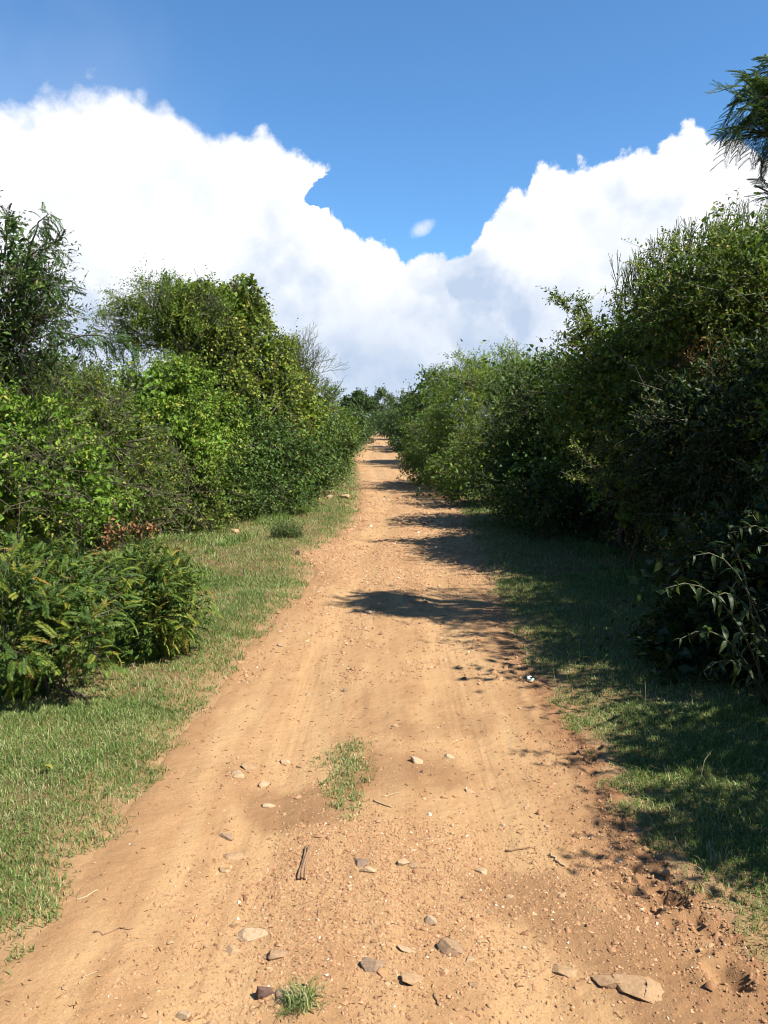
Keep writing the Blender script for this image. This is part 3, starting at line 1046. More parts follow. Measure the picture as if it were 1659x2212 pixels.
shrub('dense_bush', 'light green leafy bush at the left picture edge behind the feathery shrubs', 'bush',
      [lump(60, 950, 8.6, 90, 80, .8), lump(20, 1040, 8.2, 90, 110, .8), lump(120, 1050, 8.8, 90, 90, .8), lump(-80, 960, 8.4, 110, 120, .9), lump(180, 1100, 9.4, 80, 60, .6)],
      2800, .25, 9, .05, .027, 'bright', HL, seed=23, tint=(.4, .22), shell=.6, brown=.03, extra=dead_twigs(0, 200, 960, 1120, 7.6, 8.4, 40))

# tall tree at the left edge with drooping pinnate leaves
rng = np.random.default_rng(24)
fm = [frond_mesh('tree_frond', M['frond_mass'], .26, 11, .05, .02, rng, dr, .12) for dr in (.2, .45, .7)]
tl_ = [lump(20, 620, 9.6, 70, 130, .8), lump(60, 560, 9.4, 45, 80, .6), lump(-60, 600, 9.6, 110, 140, 1.0), lump(60, 690, 9.5, 70, 90, .8), lump(0, 760, 9.6, 120, 110, .9), lump(-40, 860, 9.6, 130, 110, .9)]


def left_tree_extra(mb, tw, rng):
    for (x0, y0, x1, y1, k, Y) in ((60, 560, 105, 462, 16, 9.3), (40, 600, 115, 540, 14, 9.3), (60, 650, 150, 625, 18, 9.3), (60, 740, 190, 740, 16, 9.4), (120, 745, 285, 752, 22, 9.2), (10, 560, 20, 475, 16, 9.5)):
        a, b_ = P(x0, y0, Y), P(x1, y1, Y - .3)
        t = np.linspace(0, 1, 6)[:, None]
        q = a + (b_ - a) * t + np.array([0, 0, .12]) * np.sin(t * 3.1) + rng.normal(0, .01, (6, 3))
        tube(tw, q, np.linspace(.012, .004, 6), 5, .2)
        tt = np.linspace(.3, 1, k)[:, None]
        pp = a + (b_ - a) * tt + np.array([0, 0, .12]) * np.sin(tt * 3.1)
        merge_parts(mb, fm, pp, nrm((b_ - a) * 1.0 + rng.normal(0, .5, pp.shape) + [0, 0, -.15]), np.tile([0, 0, 1.0], (k, 1)) + rng.normal(0, .4, pp.shape), rng.uniform(.6, 1.1, k), rng)


shrub('pinnate_tree', 'tall loose tree at the left picture edge with drooping pinnate sprays', 'tree', tl_, 1900, .32, 8, .055, .020, 'dark', None, seed=25, tint=(.4, .2),
      shell=.35, core=.12, stem=.05, extra=left_tree_extra, up=.5, base=P(-20, 1100, 9.6))
shrub('dense_bush', 'dark bush far behind the gap left of the stick tree', 'bush', [lump(170, 850, 22, 110, 50, 2), lump(60, 850, 22, 120, 80, 2), lump(260, 900, 22, 90, 60, 2), lump(-60, 820, 22, 120, 100, 2)],
      1500, .4, 8, .09, .05, 'dark', HL, seed=26, two=False)

# ------------------------------------------------------------------ right side, far to near
shrub('thicket_bush', 'farthest dark bush on the right where the track ends', 'bush', [lump(842, 925, 88, 16, 26, 2.4), lump(856, 915, 76, 18, 30, 2.4)], 900, .6, 5, .16, .10, 'far', HR, seed=31, two=False)
shrub('thicket_bush', 'dark bush with rounded top second from the end on the right', 'bush',
      [lump(880, 915, 54, 30, 50, 2.2), lump(895, 880, 58, 28, 30, 2.2), lump(865, 940, 50, 20, 38, 1.8)], 1400, .5, 6, .12, .075, 'far', HR, seed=32, two=False)
shrub('thicket_bush', 'blue-green bush left of the feathery acacia on the right', 'bush',
      [lump(935, 860, 36, 36, 50, 1.8), lump(905, 920, 38, 40, 60, 1.7), lump(960, 830, 37, 34, 34, 1.5), lump(930, 950, 33, 50, 70, 1.5)], 2000, .42, 7, .10, .055, 'dark', HR, seed=33, tint=(.5, .2), two=False)
rng = np.random.default_rng(34)
fm2 = [bipinnate_mesh('acacia_leaf', M['frond_mass'], .22, 4, .10, 9, .016, .007, rng, dr, .55) for dr in (.1, .3)]


def acacia_extra(mb, tw, rng):
    st = np.array([P(1000 + 170 * rng.random(), 810 + 70 * rng.random(), 20 + 2 * rng.random()) for _ in range(46)])
    ends = pencil_bush(tw, st, rng.normal(0, .5, st.shape) + [0, 0, .7], rng, .22, 4, 2, .6, .75, .006, .05, .5, .9)
    e = np.concatenate([q for q, _ in ends[1:]])
    dd_ = np.concatenate([q for _, q in ends[1:]])
    e, dd_ = np.repeat(e, 2, 0), np.repeat(dd_, 2, 0)
    shoots(mb, None, e, nrm(dd_ + rng.normal(0, .4, dd_.shape)), rng, .28, 9, .062, .022, .25, tint=(.7, .15))


shrub('acacia_tree', 'feathery light green acacia rising above the right hedge in the middle distance', 'tree',
      [lump(1070, 850, 21, 100, 80, 1.5), lump(1010, 870, 21.5, 70, 70, 1.4), lump(1140, 860, 20.5, 70, 70, 1.4), lump(1030, 960, 20.5, 110, 100, 1.5), lump(960, 970, 23, 70, 90, 1.4)],
      3200, .34, 9, .06, .021, 'bright', None, seed=35, tint=(.55, .2), extra=acacia_extra, stem=.06)
shrub('dense_bush', 'shaded dark bush spilling onto the right verge below the acacia', 'bush',
      [lump(1060, 1030, 16.5, 100, 90, 1.1), lump(1000, 1030, 19, 80, 80, 1.1), lump(930, 1000, 24, 60, 60, 1.2), lump(1110, 960, 16.5, 90, 100, 1.1)], 2600, .28, 8, .055, .028, 'mid', HR, seed=36, tint=(.4, .2))
shrub('dense_bush', 'rounded dark bush with sunlit crown between acacia and jutting branch', 'bush',
      [lump(1180, 900, 13.2, 100, 110, 1.2), lump(1250, 850, 13, 90, 90, 1.2), lump(1130, 1000, 13.5, 95, 120, 1.1), lump(1200, 1050, 12.4, 120, 100, 1.1)],
      3600, .25, 9, .046, .026, 'dark', HR, seed=37, tint=(.42, .2), shell=.66, core=.4)


def jut(mb, tw, rng):
    for (x0, y0, x1, y1, k, Y, Y1) in ((1320, 760, 1200, 635, 30, 10.6, 10.4), (1300, 790, 1255, 655, 22, 10.5, 10.3), (1330, 800, 1225, 720, 26, 10.4, 10.2), (1300, 820, 1230, 780, 20, 10.5, 10.3),
                                       (1350, 740, 1330, 640, 22, 10.5, 10.6), (1340, 780, 1270, 700, 20, 10.4, 10.2)):
        a, b_ = P(x0, y0, Y), P(x1, y1, Y1)
        t = np.linspace(0, 1, 7)[:, None]
        tube(tw, a + (b_ - a) * t + rng.normal(0, .015, (7, 3)), np.linspace(.014, .004, 7), 5, .3)
        tt = rng.uniform(.1, 1, k)[:, None]
        pp = a + (b_ - a) * tt
        pp = np.repeat(pp, 2, 0)
        shoots(mb, tw, pp, nrm((b_ - a) * .7 + rng.normal(0, .5, pp.shape)), rng, .22, 9, .055, .028, .1, tint=(.6, .2))


shrub('branching_bush', 'tall bush on the right with a leafy branch jutting left against the sky', 'bush',
      [lump(1360, 800, 10.4, 110, 100, 1.1), lump(1310, 880, 10.2, 110, 100, 1.1), lump(1430, 735, 10.6, 85, 85, 1.1), lump(1400, 900, 10, 120, 120, 1.1)],
      3600, .26, 9, .046, .023, 'mid', HR, seed=38, tint=(.48, .22), shell=.62, core=.4, extra=jut, stem=.04, brown=.03)
shrub('dense_bush', 'black-shaded bush foot under the jutting branch on the right', 'bush',
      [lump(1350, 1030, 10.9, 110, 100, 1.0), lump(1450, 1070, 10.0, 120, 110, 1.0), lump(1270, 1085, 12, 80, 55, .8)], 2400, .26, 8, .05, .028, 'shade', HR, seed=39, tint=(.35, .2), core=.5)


def spikes(mb, tw, rng):
    st = np.array([P(x, 500 + 60 * rng.random() + max(0, (1560 - x)) * 0.5, 9 + .9 * rng.random()) for x in rng.uniform(1330, 1680, 120)])
    pencil_bush(tw, st, rng.normal(0, .22, st.shape) + [0, 0, 1.0], rng, .14, 3, 2, .28, .85, .007, .25, .6, 1.0)


sp_root = shrub('spiky_bush', 'tallest bush on the right with upright green spikes along its top', 'bush',
      [lump(1560, 620, 9, 110, 110, 1.2), lump(1470, 660, 9.2, 90, 90, 1.1), lump(1660, 600, 9, 110, 110, 1.3), lump(1560, 760, 8.8, 130, 120, 1.2), lump(1700, 760, 8.8, 150, 160, 1.3), lump(1580, 520, 9, 28, 50, .4)],
      4200, .24, 9, .042, .020, 'mid', HR, seed=40, tint=(.55, .22), shell=.62, core=.4, extra=spikes, stem=.045, brown=.06)
mb = MB()
rng = np.random.default_rng(140)
pc, ncn, _ = sample_lumps([lump(1590, 560, 8.5, 60, 28, .5), lump(1545, 770, 8.1, 50, 26, .4), lump(1640, 640, 8.2, 40, 30, .4)], 130, rng, .3)
shoots(mb, None, pc, nrm(ncn + rng.normal(0, .4, pc.shape)), rng, .16, 7, .045, .02, .3, tint=(.3, .15))
mb.build('dry_leaves', M['brown'], sp_root)
shrub('dense_bush', 'leafy shaded bush mass at the right picture edge under the spiky bush', 'bush',
      [lump(1560, 920, 7.8, 130, 130, 1.1), lump(1680, 900, 7.4, 150, 180, 1.2), lump(1480, 980, 8.4, 120, 120, 1.1), lump(1650, 1080, 7.6, 140, 140, 1.0), lump(1760, 1050, 7.0, 150, 200, 1.0)],
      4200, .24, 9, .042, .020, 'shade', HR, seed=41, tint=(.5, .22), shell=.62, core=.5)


def pale_branch(mb, tw, rng):
    for (x0, y0, x1, y1, k) in ((1330, 1060, 1235, 955, 18), (1330, 1060, 1210, 1020, 20), (1380, 1060, 1290, 1000, 12), (1420, 1040, 1480, 960, 12), (1360, 1060, 1350, 960, 14)):
        a, b_ = P(x0, y0, 8.6), P(x1, y1, 8.3)
        t = np.linspace(0, 1, 7)[:, None]
        tube(tw, a + (b_ - a) * t + rng.normal(0, .012, (7, 3)), np.linspace(.011, .004, 7), 5, .1)
        pp = a + (b_ - a) * rng.uniform(.25, 1, k)[:, None]
        shoots(mb, tw, pp, nrm((b_ - a) + rng.normal(0, .6, pp.shape)), rng, .12, 6, .042, .02, .1, tint=(.7, .15))


shrub('straggly_bush', 'straggly bush with pale branches catching sun against the dark right hedge', 'bush',
      [lump(1340, 1080, 8.7, 70, 60, .4), lump(1420, 1060, 8.8, 70, 70, .4)], 420, .2, 7, .042, .022, 'mid', HR, seed=42, tint=(.5, .2), core=.1, extra=pale_branch, stem=.016)

# bushes that stand outside the frame on the right and shade the verge
shrub('verge_bush', 'tall bush on the right verge beyond the picture edge', 'bush', [(4.0, 5.6, 1.3, 1.0, 1.2, 1.6), (3.8, 4.4, 1.6, .9, .9, 1.9), (4.9, 7.6, 1.9, 1.5, 1.4, 1.7), (4.2, 5.0, 2.6, .8, .9, .9), (4.4, 6.4, 2.6, .9, .9, 1.0), (3.55, 5.1, 1.5, .8, .8, 1.6), (3.75, 6.0, 1.7, .8, .8, 1.7), (3.45, 4.3, 2.0, .7, .7, 1.2)], 3900, .26, 9, .06, .03, 'mid', HR, seed=43, core=.4)
shrub('verge_bush', 'loose bush on the right verge just outside the picture', 'bush', [(3.4, 3.3, 1.4, .7, .6, 1.2), (3.2, 2.4, 1.3, .55, .5, .9), (3.9, 2.8, 1.7, .8, .9, 1.2), (3.4, 1.6, 1.2, .6, .5, .8), (3.05, 2.9, 1.5, .55, .5, .9), (2.95, 2.1, 1.3, .5, .5, .8)], 2500, .3, 8, .06, .03, 'mid', HR, seed=44, core=.25)

for j, (lab, x_, y_) in enumerate((('unseen sky-blocking bush left of the camera', -4.3, 1.8), ('unseen sky-blocking bush left behind the camera', -4.4, -1.8), ('unseen sky-blocking bush far left behind the camera', -4.2, -5.5),
                                   ('unseen sky-blocking bush right of the camera', 4.9, -.6), ('unseen sky-blocking bush right behind the camera', 4.6, -4.2))):  # unseen hedge continued past the camera, added to block low sky light
    shrub('verge_bush', lab, 'bush', [(x_, y_, 1.3, 1.3, 1.7, 1.5), (x_ * 1.15, y_ + .8, 2.2, 1.3, 1.5, 1.2), (x_ * 1.2, y_ - .9, 1.9, 1.4, 1.4, 1.5)], 900, .34, 7, .11, .06, 'mid', HR if x_ > 0 else HL, seed=150 + j, core=.5)

# feathery tree reaching in at the top right
rng = np.random.default_rng(45)
tb = np.array([4.1, 5.8, 0.0])
tb[2] = surf(tb[0], tb[1])
root = thing('feathery_tree', 'feathery-leaved tree reaching into the top right corner of the sky', 'tree', Vector(tb))
mb = MB()
tube(mb, [tb - [0, 0, .1], tb + [-.1, 0, 1.5], tb + [-.35, .05, 3.0], tb + [-.6, .1, 4.2], tb + [-.7, .1, 5.2]], [.09, .08, .065, .05, .03], 8)
mb.build('trunk', M['bark'], root)
ft = [bipinnate_mesh('feather_leaf', M['feather'], .19, 6, .085, 12, .016, .0065, rng, dr, .22) for dr in (.25, .5, .8)]
ends_ = []
mb = MB()
for (dx, dy, Y, z0) in ((1590, 235, 5.80, 2.9), (1612, 195, 6.00, 3.2), (1640, 160, 6.20, 3.6), (1600, 275, 5.70, 2.6), (1640, 290, 5.70, 2.5), (1655, 230, 6.00, 3.2), (1630, 400, 5.70, 1.9), (1650, 415, 5.70, 1.9), (1690, 170, 6.20, 3.9),
                        (1680, 300, 5.80, 2.4), (1720, 420, 5.70, 1.9), (1665, 440, 5.70, 1.6), (1625, 240, 6.00, 3.0), (1640, 210, 5.70, 3.1), (1700, 240, 6.00, 3.0)):
    q = P(dx, dy, Y)
    a = tb + np.array([-.3, .05, z0])
    t = np.linspace(0, 1, 6)[:, None]
    pts_ = a + (q - a) * t + np.array([0, 0, .25]) * np.sin(t * math.pi)
    tube(mb, pts_, np.linspace(.022, .005, 6), 6)
    ends_.append((pts_, q - a))
mb.build('limbs', M['bark'], root)
pp, dd_, uu_ = [], [], []
for j, (pts_, dv) in enumerate(ends_):
    for k in range(22 if j not in (6, 7, 10, 11) else 9):
        s = rng.uniform(.55, 1.0)
        f = s * 5
        i0 = min(int(f), 4)
        pp.append(pts_[i0] + (pts_[i0 + 1] - pts_[i0]) * (f - i0))
        dd_.append(nrm(nrm(dv) * .5 + rng.normal(0, .75, 3) + [-.1, -.2, -.1]))
        uu_.append([rng.normal(0, .3), rng.normal(0, .3), 1])
place_parts(root, 'leaf', ft, pp, dd_, uu_, rng.uniform(.75, 1.25, len(pp)), rng)
mb = MB()
n_ = 700  # out-of-frame crown filler, added to thicken the tree's shadow on the track
pc = tb + np.array([-.32, -.1, 3.7]) + np.clip(rng.normal(0, 1, (n_, 3)), -1.7, 1.7) * [.42, .5, .45]
twm = MB()
prisms(twm, pc * .7 + (tb + [-.5, 0, 3.6]) * .3, pc, .006, .003)
tag(twm.build('twigs', M['pencil'], root), kind='stuff')
shoots(mb, None, pc, nrm(rng.normal(0, 1, (n_, 3)) + [-.3, 0, .1]), rng, .2, 14, .05, .014, .4, tint=(.4, .15))
tag(mb.build('foliage', M['dark'], root), kind='stuff')

# broad-leaved plant in the near right shade
rng = np.random.default_rng(46)


def broad_leaf(name, L, Wd, droop, tint):
    mb = MB()
    t = np.linspace(0, 1, 7)
    w = Wd * 0.5 * np.sin(np.pi * t ** 0.75) ** 0.9 * (1 - 0.15 * t)
    w[0], w[-1] = 0.002, 0.0
    mid_ = np.stack([L * (t - 0.1 * droop * t ** 3), 0 * t, -droop * L * t ** 2], -1)
    wav = 0.05 * Wd * np.sin(t * 17)
    Lf = mid_ + np.stack([0 * t, w, w * 0.35 + wav], -1)
    Rt = mid_ + np.stack([0 * t, -w, w * 0.35 - wav], -1)
    T = []
    for i in range(6):
        a, b_, c_ = i, 7 + i, 14 + i
        T += [(a, a + 1, b_ + 1), (a, b_ + 1, b_), (a, c_ + 1, a + 1), (a, c_, c_ + 1)]
    mb.add(np.concatenate([mid_, Lf, Rt]), T, tint)
    prisms(mb, np.array([[-0.018, 0, 0]]), np.array([[0.004, 0, 0]]), .0016, .0014, .8, .8)
    return mb.mesh(name, M['broad'], smooth=True)


bl = [broad_leaf('broad_leaf', .100, .034, .35, .55), broad_leaf('broad_leaf', .085, .026, .6, .65), broad_leaf('broad_leaf', .115, .036, .9, .45)]


def broad_plant(label, base, tips, nl, seed):
    rng = np.random.default_rng(seed)
    b = np.array([base[0], base[1], surf(base[0], base[1])])
    root = thing('broad_leaved_plant', label, 'plant', Vector(b), 'broad-leaved plants in the right shade')
    for q in tips:
        q = np.asarray(q)
        s = b + [rng.normal(0, .06), rng.normal(0, .06), -.03]
        t = np.linspace(0, 1, 8)[:, None]
        ctrl = s * .5 + q * .5
        ctrl[2] = max(q[2], .3) + .12
        pts_ = (1 - t) ** 2 * s + 2 * t * (1 - t) * ctrl + t ** 2 * q
        mb = MB()
        tube(mb, pts_, np.linspace(.007, .0025, 8), 6)
        mb.build('stem', M['pencil'], root)
        tt = np.linspace(.25, 1, nl)
        p_, d_, u_ = [], [], []
        for j, tv in enumerate(tt):
            f = tv * 7
            i0 = min(int(f), 6)
            pos = pts_[i0] + (pts_[i0 + 1] - pts_[i0]) * (f - i0)
            tan = nrm(pts_[i0 + 1] - pts_[i0])
            sd = nrm(np.cross(tan, [0, 0, 1]))
            w = np.cross(sd, tan)
            a = j * 1.57 + rng.normal(0, .25)
            for sg in (-1, 1):
                p_.append(pos)
                d_.append(nrm(tan * .45 + sg * (sd * math.cos(a) + w * math.sin(a)) + [0, 0, -.25] + rng.normal(0, .15, 3)))
                u_.append([rng.normal(0, .3), rng.normal(0, .3), 1])
        place_parts(root, 'leaf', bl, p_, d_, u_, rng.uniform(.5, .95, len(p_)) * np.repeat(1.15 - .5 * tt ** 3, 2), rng)
    return root


broad_plant('broad-leaved plant arching left in the near right shade', (2.25, 4.5),
            [P(1440, 1270, 4.1), P(1470, 1380, 4.0), P(1500, 1200, 4.3), P(1540, 1290, 4.2), P(1560, 1180, 4.5), P(1520, 1450, 4.0), P(1590, 1380, 4.2)], 9, 47)
broad_plant('sunlit-tipped broad-leaved plant at the right picture edge', (2.55, 4.4),
            [P(1600, 1140, 4.3), P(1640, 1180, 4.2), P(1660, 1120, 4.4), P(1640, 1320, 4.0), P(1700, 1220, 4.2), P(1660, 1450, 3.9)], 9, 48)
shrub('verge_bush', 'low dark shrub in deep shade behind the broad-leaved plants', 'bush', [lump(1600, 1330, 5.4, 160, 170, .6), lump(1500, 1420, 5.2, 90, 90, .45), lump(1720, 1250, 5.2, 150, 200, .7)],
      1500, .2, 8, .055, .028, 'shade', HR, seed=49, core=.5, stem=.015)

# ------------------------------------------------------------------ feathery shrubs in the left foreground
rng = np.random.default_rng(50)
ff = [frond_mesh('pinnate_leaf', M['frond'], .19, 13, .038, .0135, rng, dr, tn) for dr, tn in ((.15, .28), (.4, .34), (.7, .42), (.3, .2))]


def feathery_shrub(label, lumps, n_obj, n_mass, seed, base, size=1.0):
    rng = np.random.default_rng(seed)
    b = np.array([base[0], base[1], surf(base[0], base[1])])
    root = thing('feathery_shrub', label, 'shrub', Vector(b), 'feathery shrubs on the left verge')
    la = np.array(lumps)
    n = n_obj + n_mass
    p, nn, i = sample_lumps(lumps, n * 2, rng, .5, .6)
    p, nn, i = keep_above(p, nn, i, z=.06)
    p, nn, i = p[:n], nn[:n], i[:n]
    dirs = nrm(nn * .7 + np.array([0, 0, .25]) + rng.normal(0, .4, p.shape))
    up = np.tile([0, 0, 1.0], (n, 1)) + nn * .4 + rng.normal(0, .3, p.shape)
    sc = rng.uniform(.55, 1.25, n) * size
    vis = np.argsort(-((p - la[i, :3]) * (nrm(np.array([[0, 0, 1.6]]) - p))).sum(1))       # the outermost leaves towards the track
    a, m_ = vis[:n_obj], vis[n_obj:]
    place_parts(root, 'leaf', ff, p[a], dirs[a], up[a], sc[a], rng)
    mb = MB()
    merge_parts(mb, ff, p[m_], dirs[m_], up[m_], sc[m_], rng)
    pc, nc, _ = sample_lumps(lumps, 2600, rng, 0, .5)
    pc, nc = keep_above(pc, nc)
    leaf_quads(mb, pc, rng.normal(0, 1, pc.shape), rng.normal(0, 1, pc.shape), .04, .018, np.clip(rng.normal(.25, .15, len(pc)), 0, 1))  # inner leaves tinted dark, putting shade into the gaps
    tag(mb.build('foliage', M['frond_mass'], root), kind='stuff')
    tw = MB()
    k = rng.random(n) < .35
    prisms(tw, la[i[k], :3] * .6 + p[k] * .4 - [0, 0, .05], p[k], .004, .002, .3, .5)
    tag(tw.build('twigs', M['pencil'], root), kind='stuff')
    stems_to(root, b, la[:, :3], rng, .012, 'bark', .1)


feathery_shrub('yellow-green feathery shrub nearest the camera at the left picture edge',
               [lump(120, 1330, 4.7, 130, 120, .40), lump(30, 1280, 4.6, 110, 110, .4), lump(190, 1370, 4.6, 90, 80, .3), lump(0, 1400, 4.4, 110, 80, .3), lump(150, 1240, 5.0, 90, 60, .3), lump(-120, 1320, 4.6, 120, 130, .4)], 295, 820, 51, (-1.95, 4.75), .70)
feathery_shrub('darker feathery shrub standing right of the yellow-green one on the left verge',
               [lump(330, 1280, 5.6, 100, 105, .38), lump(380, 1310, 5.5, 65, 75, .3), lump(290, 1252, 5.8, 75, 66, .3), lump(310, 1350, 5.4, 90, 60, .3)], 295, 720, 52, (-1.68, 5.6), .60)
feathery_shrub('low feathery shrub half hidden behind the two at the left',
               [lump(190, 1262, 6.2, 110, 50, .25), lump(80, 1240, 6.1, 120, 50, .25)], 120, 320, 53, (-2.3, 6.15), .7)

# dead branches with rusty dry leaves behind them
rng = np.random.default_rng(54)
for (x0, y0, x1, y1, lab) in ((225, 1205, 243, 1132, 'upright dead branch with rusty dry leaves behind the feathery shrubs'),
                              (262, 1160, 302, 1140, 'middle bunch of rusty dry leaves behind the feathery shrubs'),
                              (318, 1165, 330, 1135, 'smallest bunch of rusty dry leaves behind the darker feathery shrub')):
    a, q = P(x0, y0 - 12, 6.7), P(x1, y1 - 8, 6.7)
    b = np.array([a[0], a[1], surf(a[0], a[1])])
    root = thing('dead_branch', lab, 'dead branch', Vector(b), 'dead branches with dry leaves')
    mb = MB()
    tube(mb, [b - [0, 0, .04], (b + a) / 2 + [.02, 0, 0], a, q], [.008, .007, .005, .003], 5)
    mb.build('stem', M['bark'], root)
    mb = MB()
    k = 85 if x0 < 250 else 45
    pp = a + (q - a) * rng.uniform(-.1, 1, k)[:, None] + rng.normal(0, .024, (k, 3))
    leaf_quads(mb, pp, rng.normal(0, .7, (k, 3)) + [0, 0, -.5], rng.normal(0, 1, (k, 3)), .04, .026, rng.uniform(.4, 1, k), .5, .3)
    mb.build('dry_leaves', M['brown'], root)

# ------------------------------------------------------------------ far trees at the end of the track
rng = np.random.default_rng(60)
shrub('spreading_tree', 'dark flat-topped spreading tree at the far end of the track', 'tree',
      [lump(775, 874, 125, 28, 18, 3.2), lump(763, 885, 125, 22, 11, 3), lump(792, 878, 126, 18, 16, 2.6), lump(776, 860, 125, 20, 10, 2.4), lump(756, 888, 125, 16, 8, 2)],
      1500, .7, 6, .26, .17, 'far', None, seed=61, tint=(.3, .2), two=False, stem=.16, base=P(776, 930, 125), nstem=4)
shrub('slender_tree', 'slender open-crowned pale tree at the far end of the track', 'tree',
      [lump(814, 860, 130, 14, 15, 1.8), lump(833, 852, 130, 9, 14, 1.4), lump(824, 885, 130, 22, 18, 2.4), lump(806, 872, 130, 10, 10, 1.4), lump(840, 874, 130, 12, 14, 1.6)],
      760, .7, 6, .24, .14, 'far', None, seed=62, tint=(.6, .2), two=False, stem=.15, base=P(822, 925, 130), shell=.4, core=.05, bark='bark_pale')
shrub('thicket_bush', 'low wall of bushes closing the far end of the track', 'bush',
      [lump(800, 912, 112, 22, 18, 3), lump(820, 915, 106, 18, 14, 3), lump(775, 910, 115, 22, 16, 3), lump(845, 905, 108, 20, 18, 3), lump(740, 912, 118, 30, 18, 4), lump(870, 900, 112, 24, 22, 4)],
      1500, .7, 5, .24, .15, 'far', None, seed=63, two=False)

# ------------------------------------------------------------------ small weeds on the verge
rng = np.random.default_rng(64)
for (dx, dy, r_, h_, lab, mt) in ((620, 1168, .22, .20, 'small dark green weed clump on the left verge by the track bend', 'dark'),
                                 (60, 1512, .13, .07, 'low bright green weed at the foot of the near feathery shrub', 'bright'),
                                 (300, 1440, .12, .08, 'low bright weed under the darker feathery shrub', 'bright'),
                                 (440, 1150, .30, .14, 'pale flowering weeds at the foot of the left hedge', 'bright'),
                                 (650, 1115, .16, .14, 'greyish weed clump on the left verge above the bend', 'mid')):
    p = on(dx, dy)
    root = thing('weed', lab, 'weed', Vector(p), 'weeds on the left verge')
    n = int(90 + 900 * r_)
    th = rng.uniform(0, 6.28, n)
    rr_ = r_ * np.sqrt(rng.random(n))
    q = np.stack([p[0] + rr_ * np.cos(th), p[1] + rr_ * np.sin(th), np.zeros(n)], -1)
    q[:, 2] = surf(q[:, 0], q[:, 1])
    mb, tw = MB(), MB()
    shoots(mb, tw, q, nrm(rng.normal(0, .35, q.shape) * [1, 1, .2] + [0, 0, 1]), rng, h_, 5, .03, .02, .1, tint=(.5, .2), twig_r=.0015, two=False)
    mb.build('foliage', M[mt], root)
    tw.build('stalks', M['pencil'], root)

# ------------------------------------------------------------------ grass
rng = np.random.default_rng(70)


def grass_field(n, y0, y1, side, wmax, blade_h, blade_w, segs, seed, power=1.0, xin=0.0):
    rng = np.random.default_rng(seed)
    y = y0 + (y1 - y0) * rng.random(n) ** power
    o = rng.random(n) * wmax
    x = xl(y) - o + 0.06 if side < 0 else xr(y) + o - 0.06
    s = -sdist(x, y)
    patch = fbm(x * 2.4, y * 2.4, 77, 4)
    bare = sstep(.64, .76, fbm(x * 1.7 + 9, y * 1.7, 78, 3)) * .6
    dens = sstep(-0.05, 0.16, s + (fbm(x * 9, y * 9, 79, 3) - .5) * .30) * (0.75 + 0.8 * patch) * (1 - bare)
    k = (rng.random(n) < dens) & (np.abs(x) < 0.62 * np.maximum(y, 0) + 1.2)
    x, y, s, patch = x[k], y[k], s[k], patch[k]
    return blades(x, y, patch, blade_h, blade_w, segs, rng)


def blades(x, y, patch, blade_h, blade_w, segs, rng, straw=0.26):
    n = len(x)
    z = surf(x, y) - .004
    p = np.stack([x, y, z], -1)
    th = rng.uniform(0, 6.28, n)
    h = np.stack([np.cos(th), np.sin(th), 0 * th], -1)
    lean = np.clip(rng.normal(.85, .35, n), .05, 1.45)[:, None]
    ln = (blade_h * rng.uniform(.45, 1.35, n) * (.6 + .8 * patch))[:, None]
    up = np.array([0, 0, 1.0])
    w = (blade_w * rng.uniform(.7, 1.3, n))[:, None]
    side = np.stack([-np.sin(th), np.cos(th), 0 * th], -1)
    tip = p + ln * (up * np.cos(lean) * .9 + h * np.sin(lean))
    t = np.clip(rng.normal(.36, .16, n) + (.5 - patch) * .5, 0, .7)
    t = np.where(rng.random(n) < straw + (.5 - patch) * .5, rng.uniform(.78, 1, n), t)
    if segs == 2:
        mid_ = p + ln * .55 * (up * np.cos(lean * .55) + h * np.sin(lean * .55))
        V = np.stack([p - side * w * .5, p + side * w * .5, mid_ + side * w * .42, mid_ - side * w * .42, tip], 1)
        T = np.array([(0, 1, 2), (0, 2, 3), (3, 2, 4)])[None] + 5 * np.arange(n)[:, None, None]
        return V, T, np.repeat(t, 5)
    V = np.stack([p - side * w * .5, p + side * w * .5, tip], 1)
    T = np.array([(0, 1, 2)])[None] + 3 * np.arange(n)[:, None, None]
    return V, T, np.repeat(t, 3)


mb = MB()
for side in (-1, 1):
    mb.add(*grass_field(96000, 1.6, 4.5, side, 1.7, .037, .0030, 2, 71 + side))
    mb.add(*grass_field(104000, 4.2, 8.5, side, 2.4, .042, .0060, 1, 75 + side))
    mb.add(*grass_field(62000, 8.0, 16, side, 3.2, .050, .0085, 1, 79 + side))
    mb.add(*grass_field(38000, 15, 36, side, 2.6, .065, .016, 1, 83 + side))
    mb.add(*grass_field(9000, 34, 95, side, 2.5, .12, .045, 1, 87 + side))
rng = np.random.default_rng(88)
for n, side, o0, o1, y0, y1, h_, w_ in ((9000, -1, 1.0, 2.2, 4.0, 9.0, .10, .0045), (12000, -1, 1.1, 2.4, 8.0, 18, .13, .009), (4000, 1, .9, 1.9, 3.2, 8.5, .10, .004), (7000, 1, 1.2, 2.2, 8.0, 16, .12, .008),
                                        (160, 1, .05, 1.2, 2.6, 5.5, .15, .0028), (160, -1, .1, 1.4, 2.4, 7.0, .10, .0028)):
    y = rng.uniform(y0, y1, n)
    o = rng.uniform(o0, o1, n)
    x = xl(y) - o if side < 0 else xr(y) + o
    k = rng.random(n) < (sstep(.42, .62, fbm(x * 2.1, y * 2.1, 89, 3)) if n > 200 else 1.0)
    x, y = x[k], y[k]
    v_, t_, c_ = blades(x, y, np.clip(rng.normal(.55, .12, len(x)), .2, .9), h_, w_, 2, rng, .18 if n > 200 else .8)
    mb.add(v_, t_, c_)
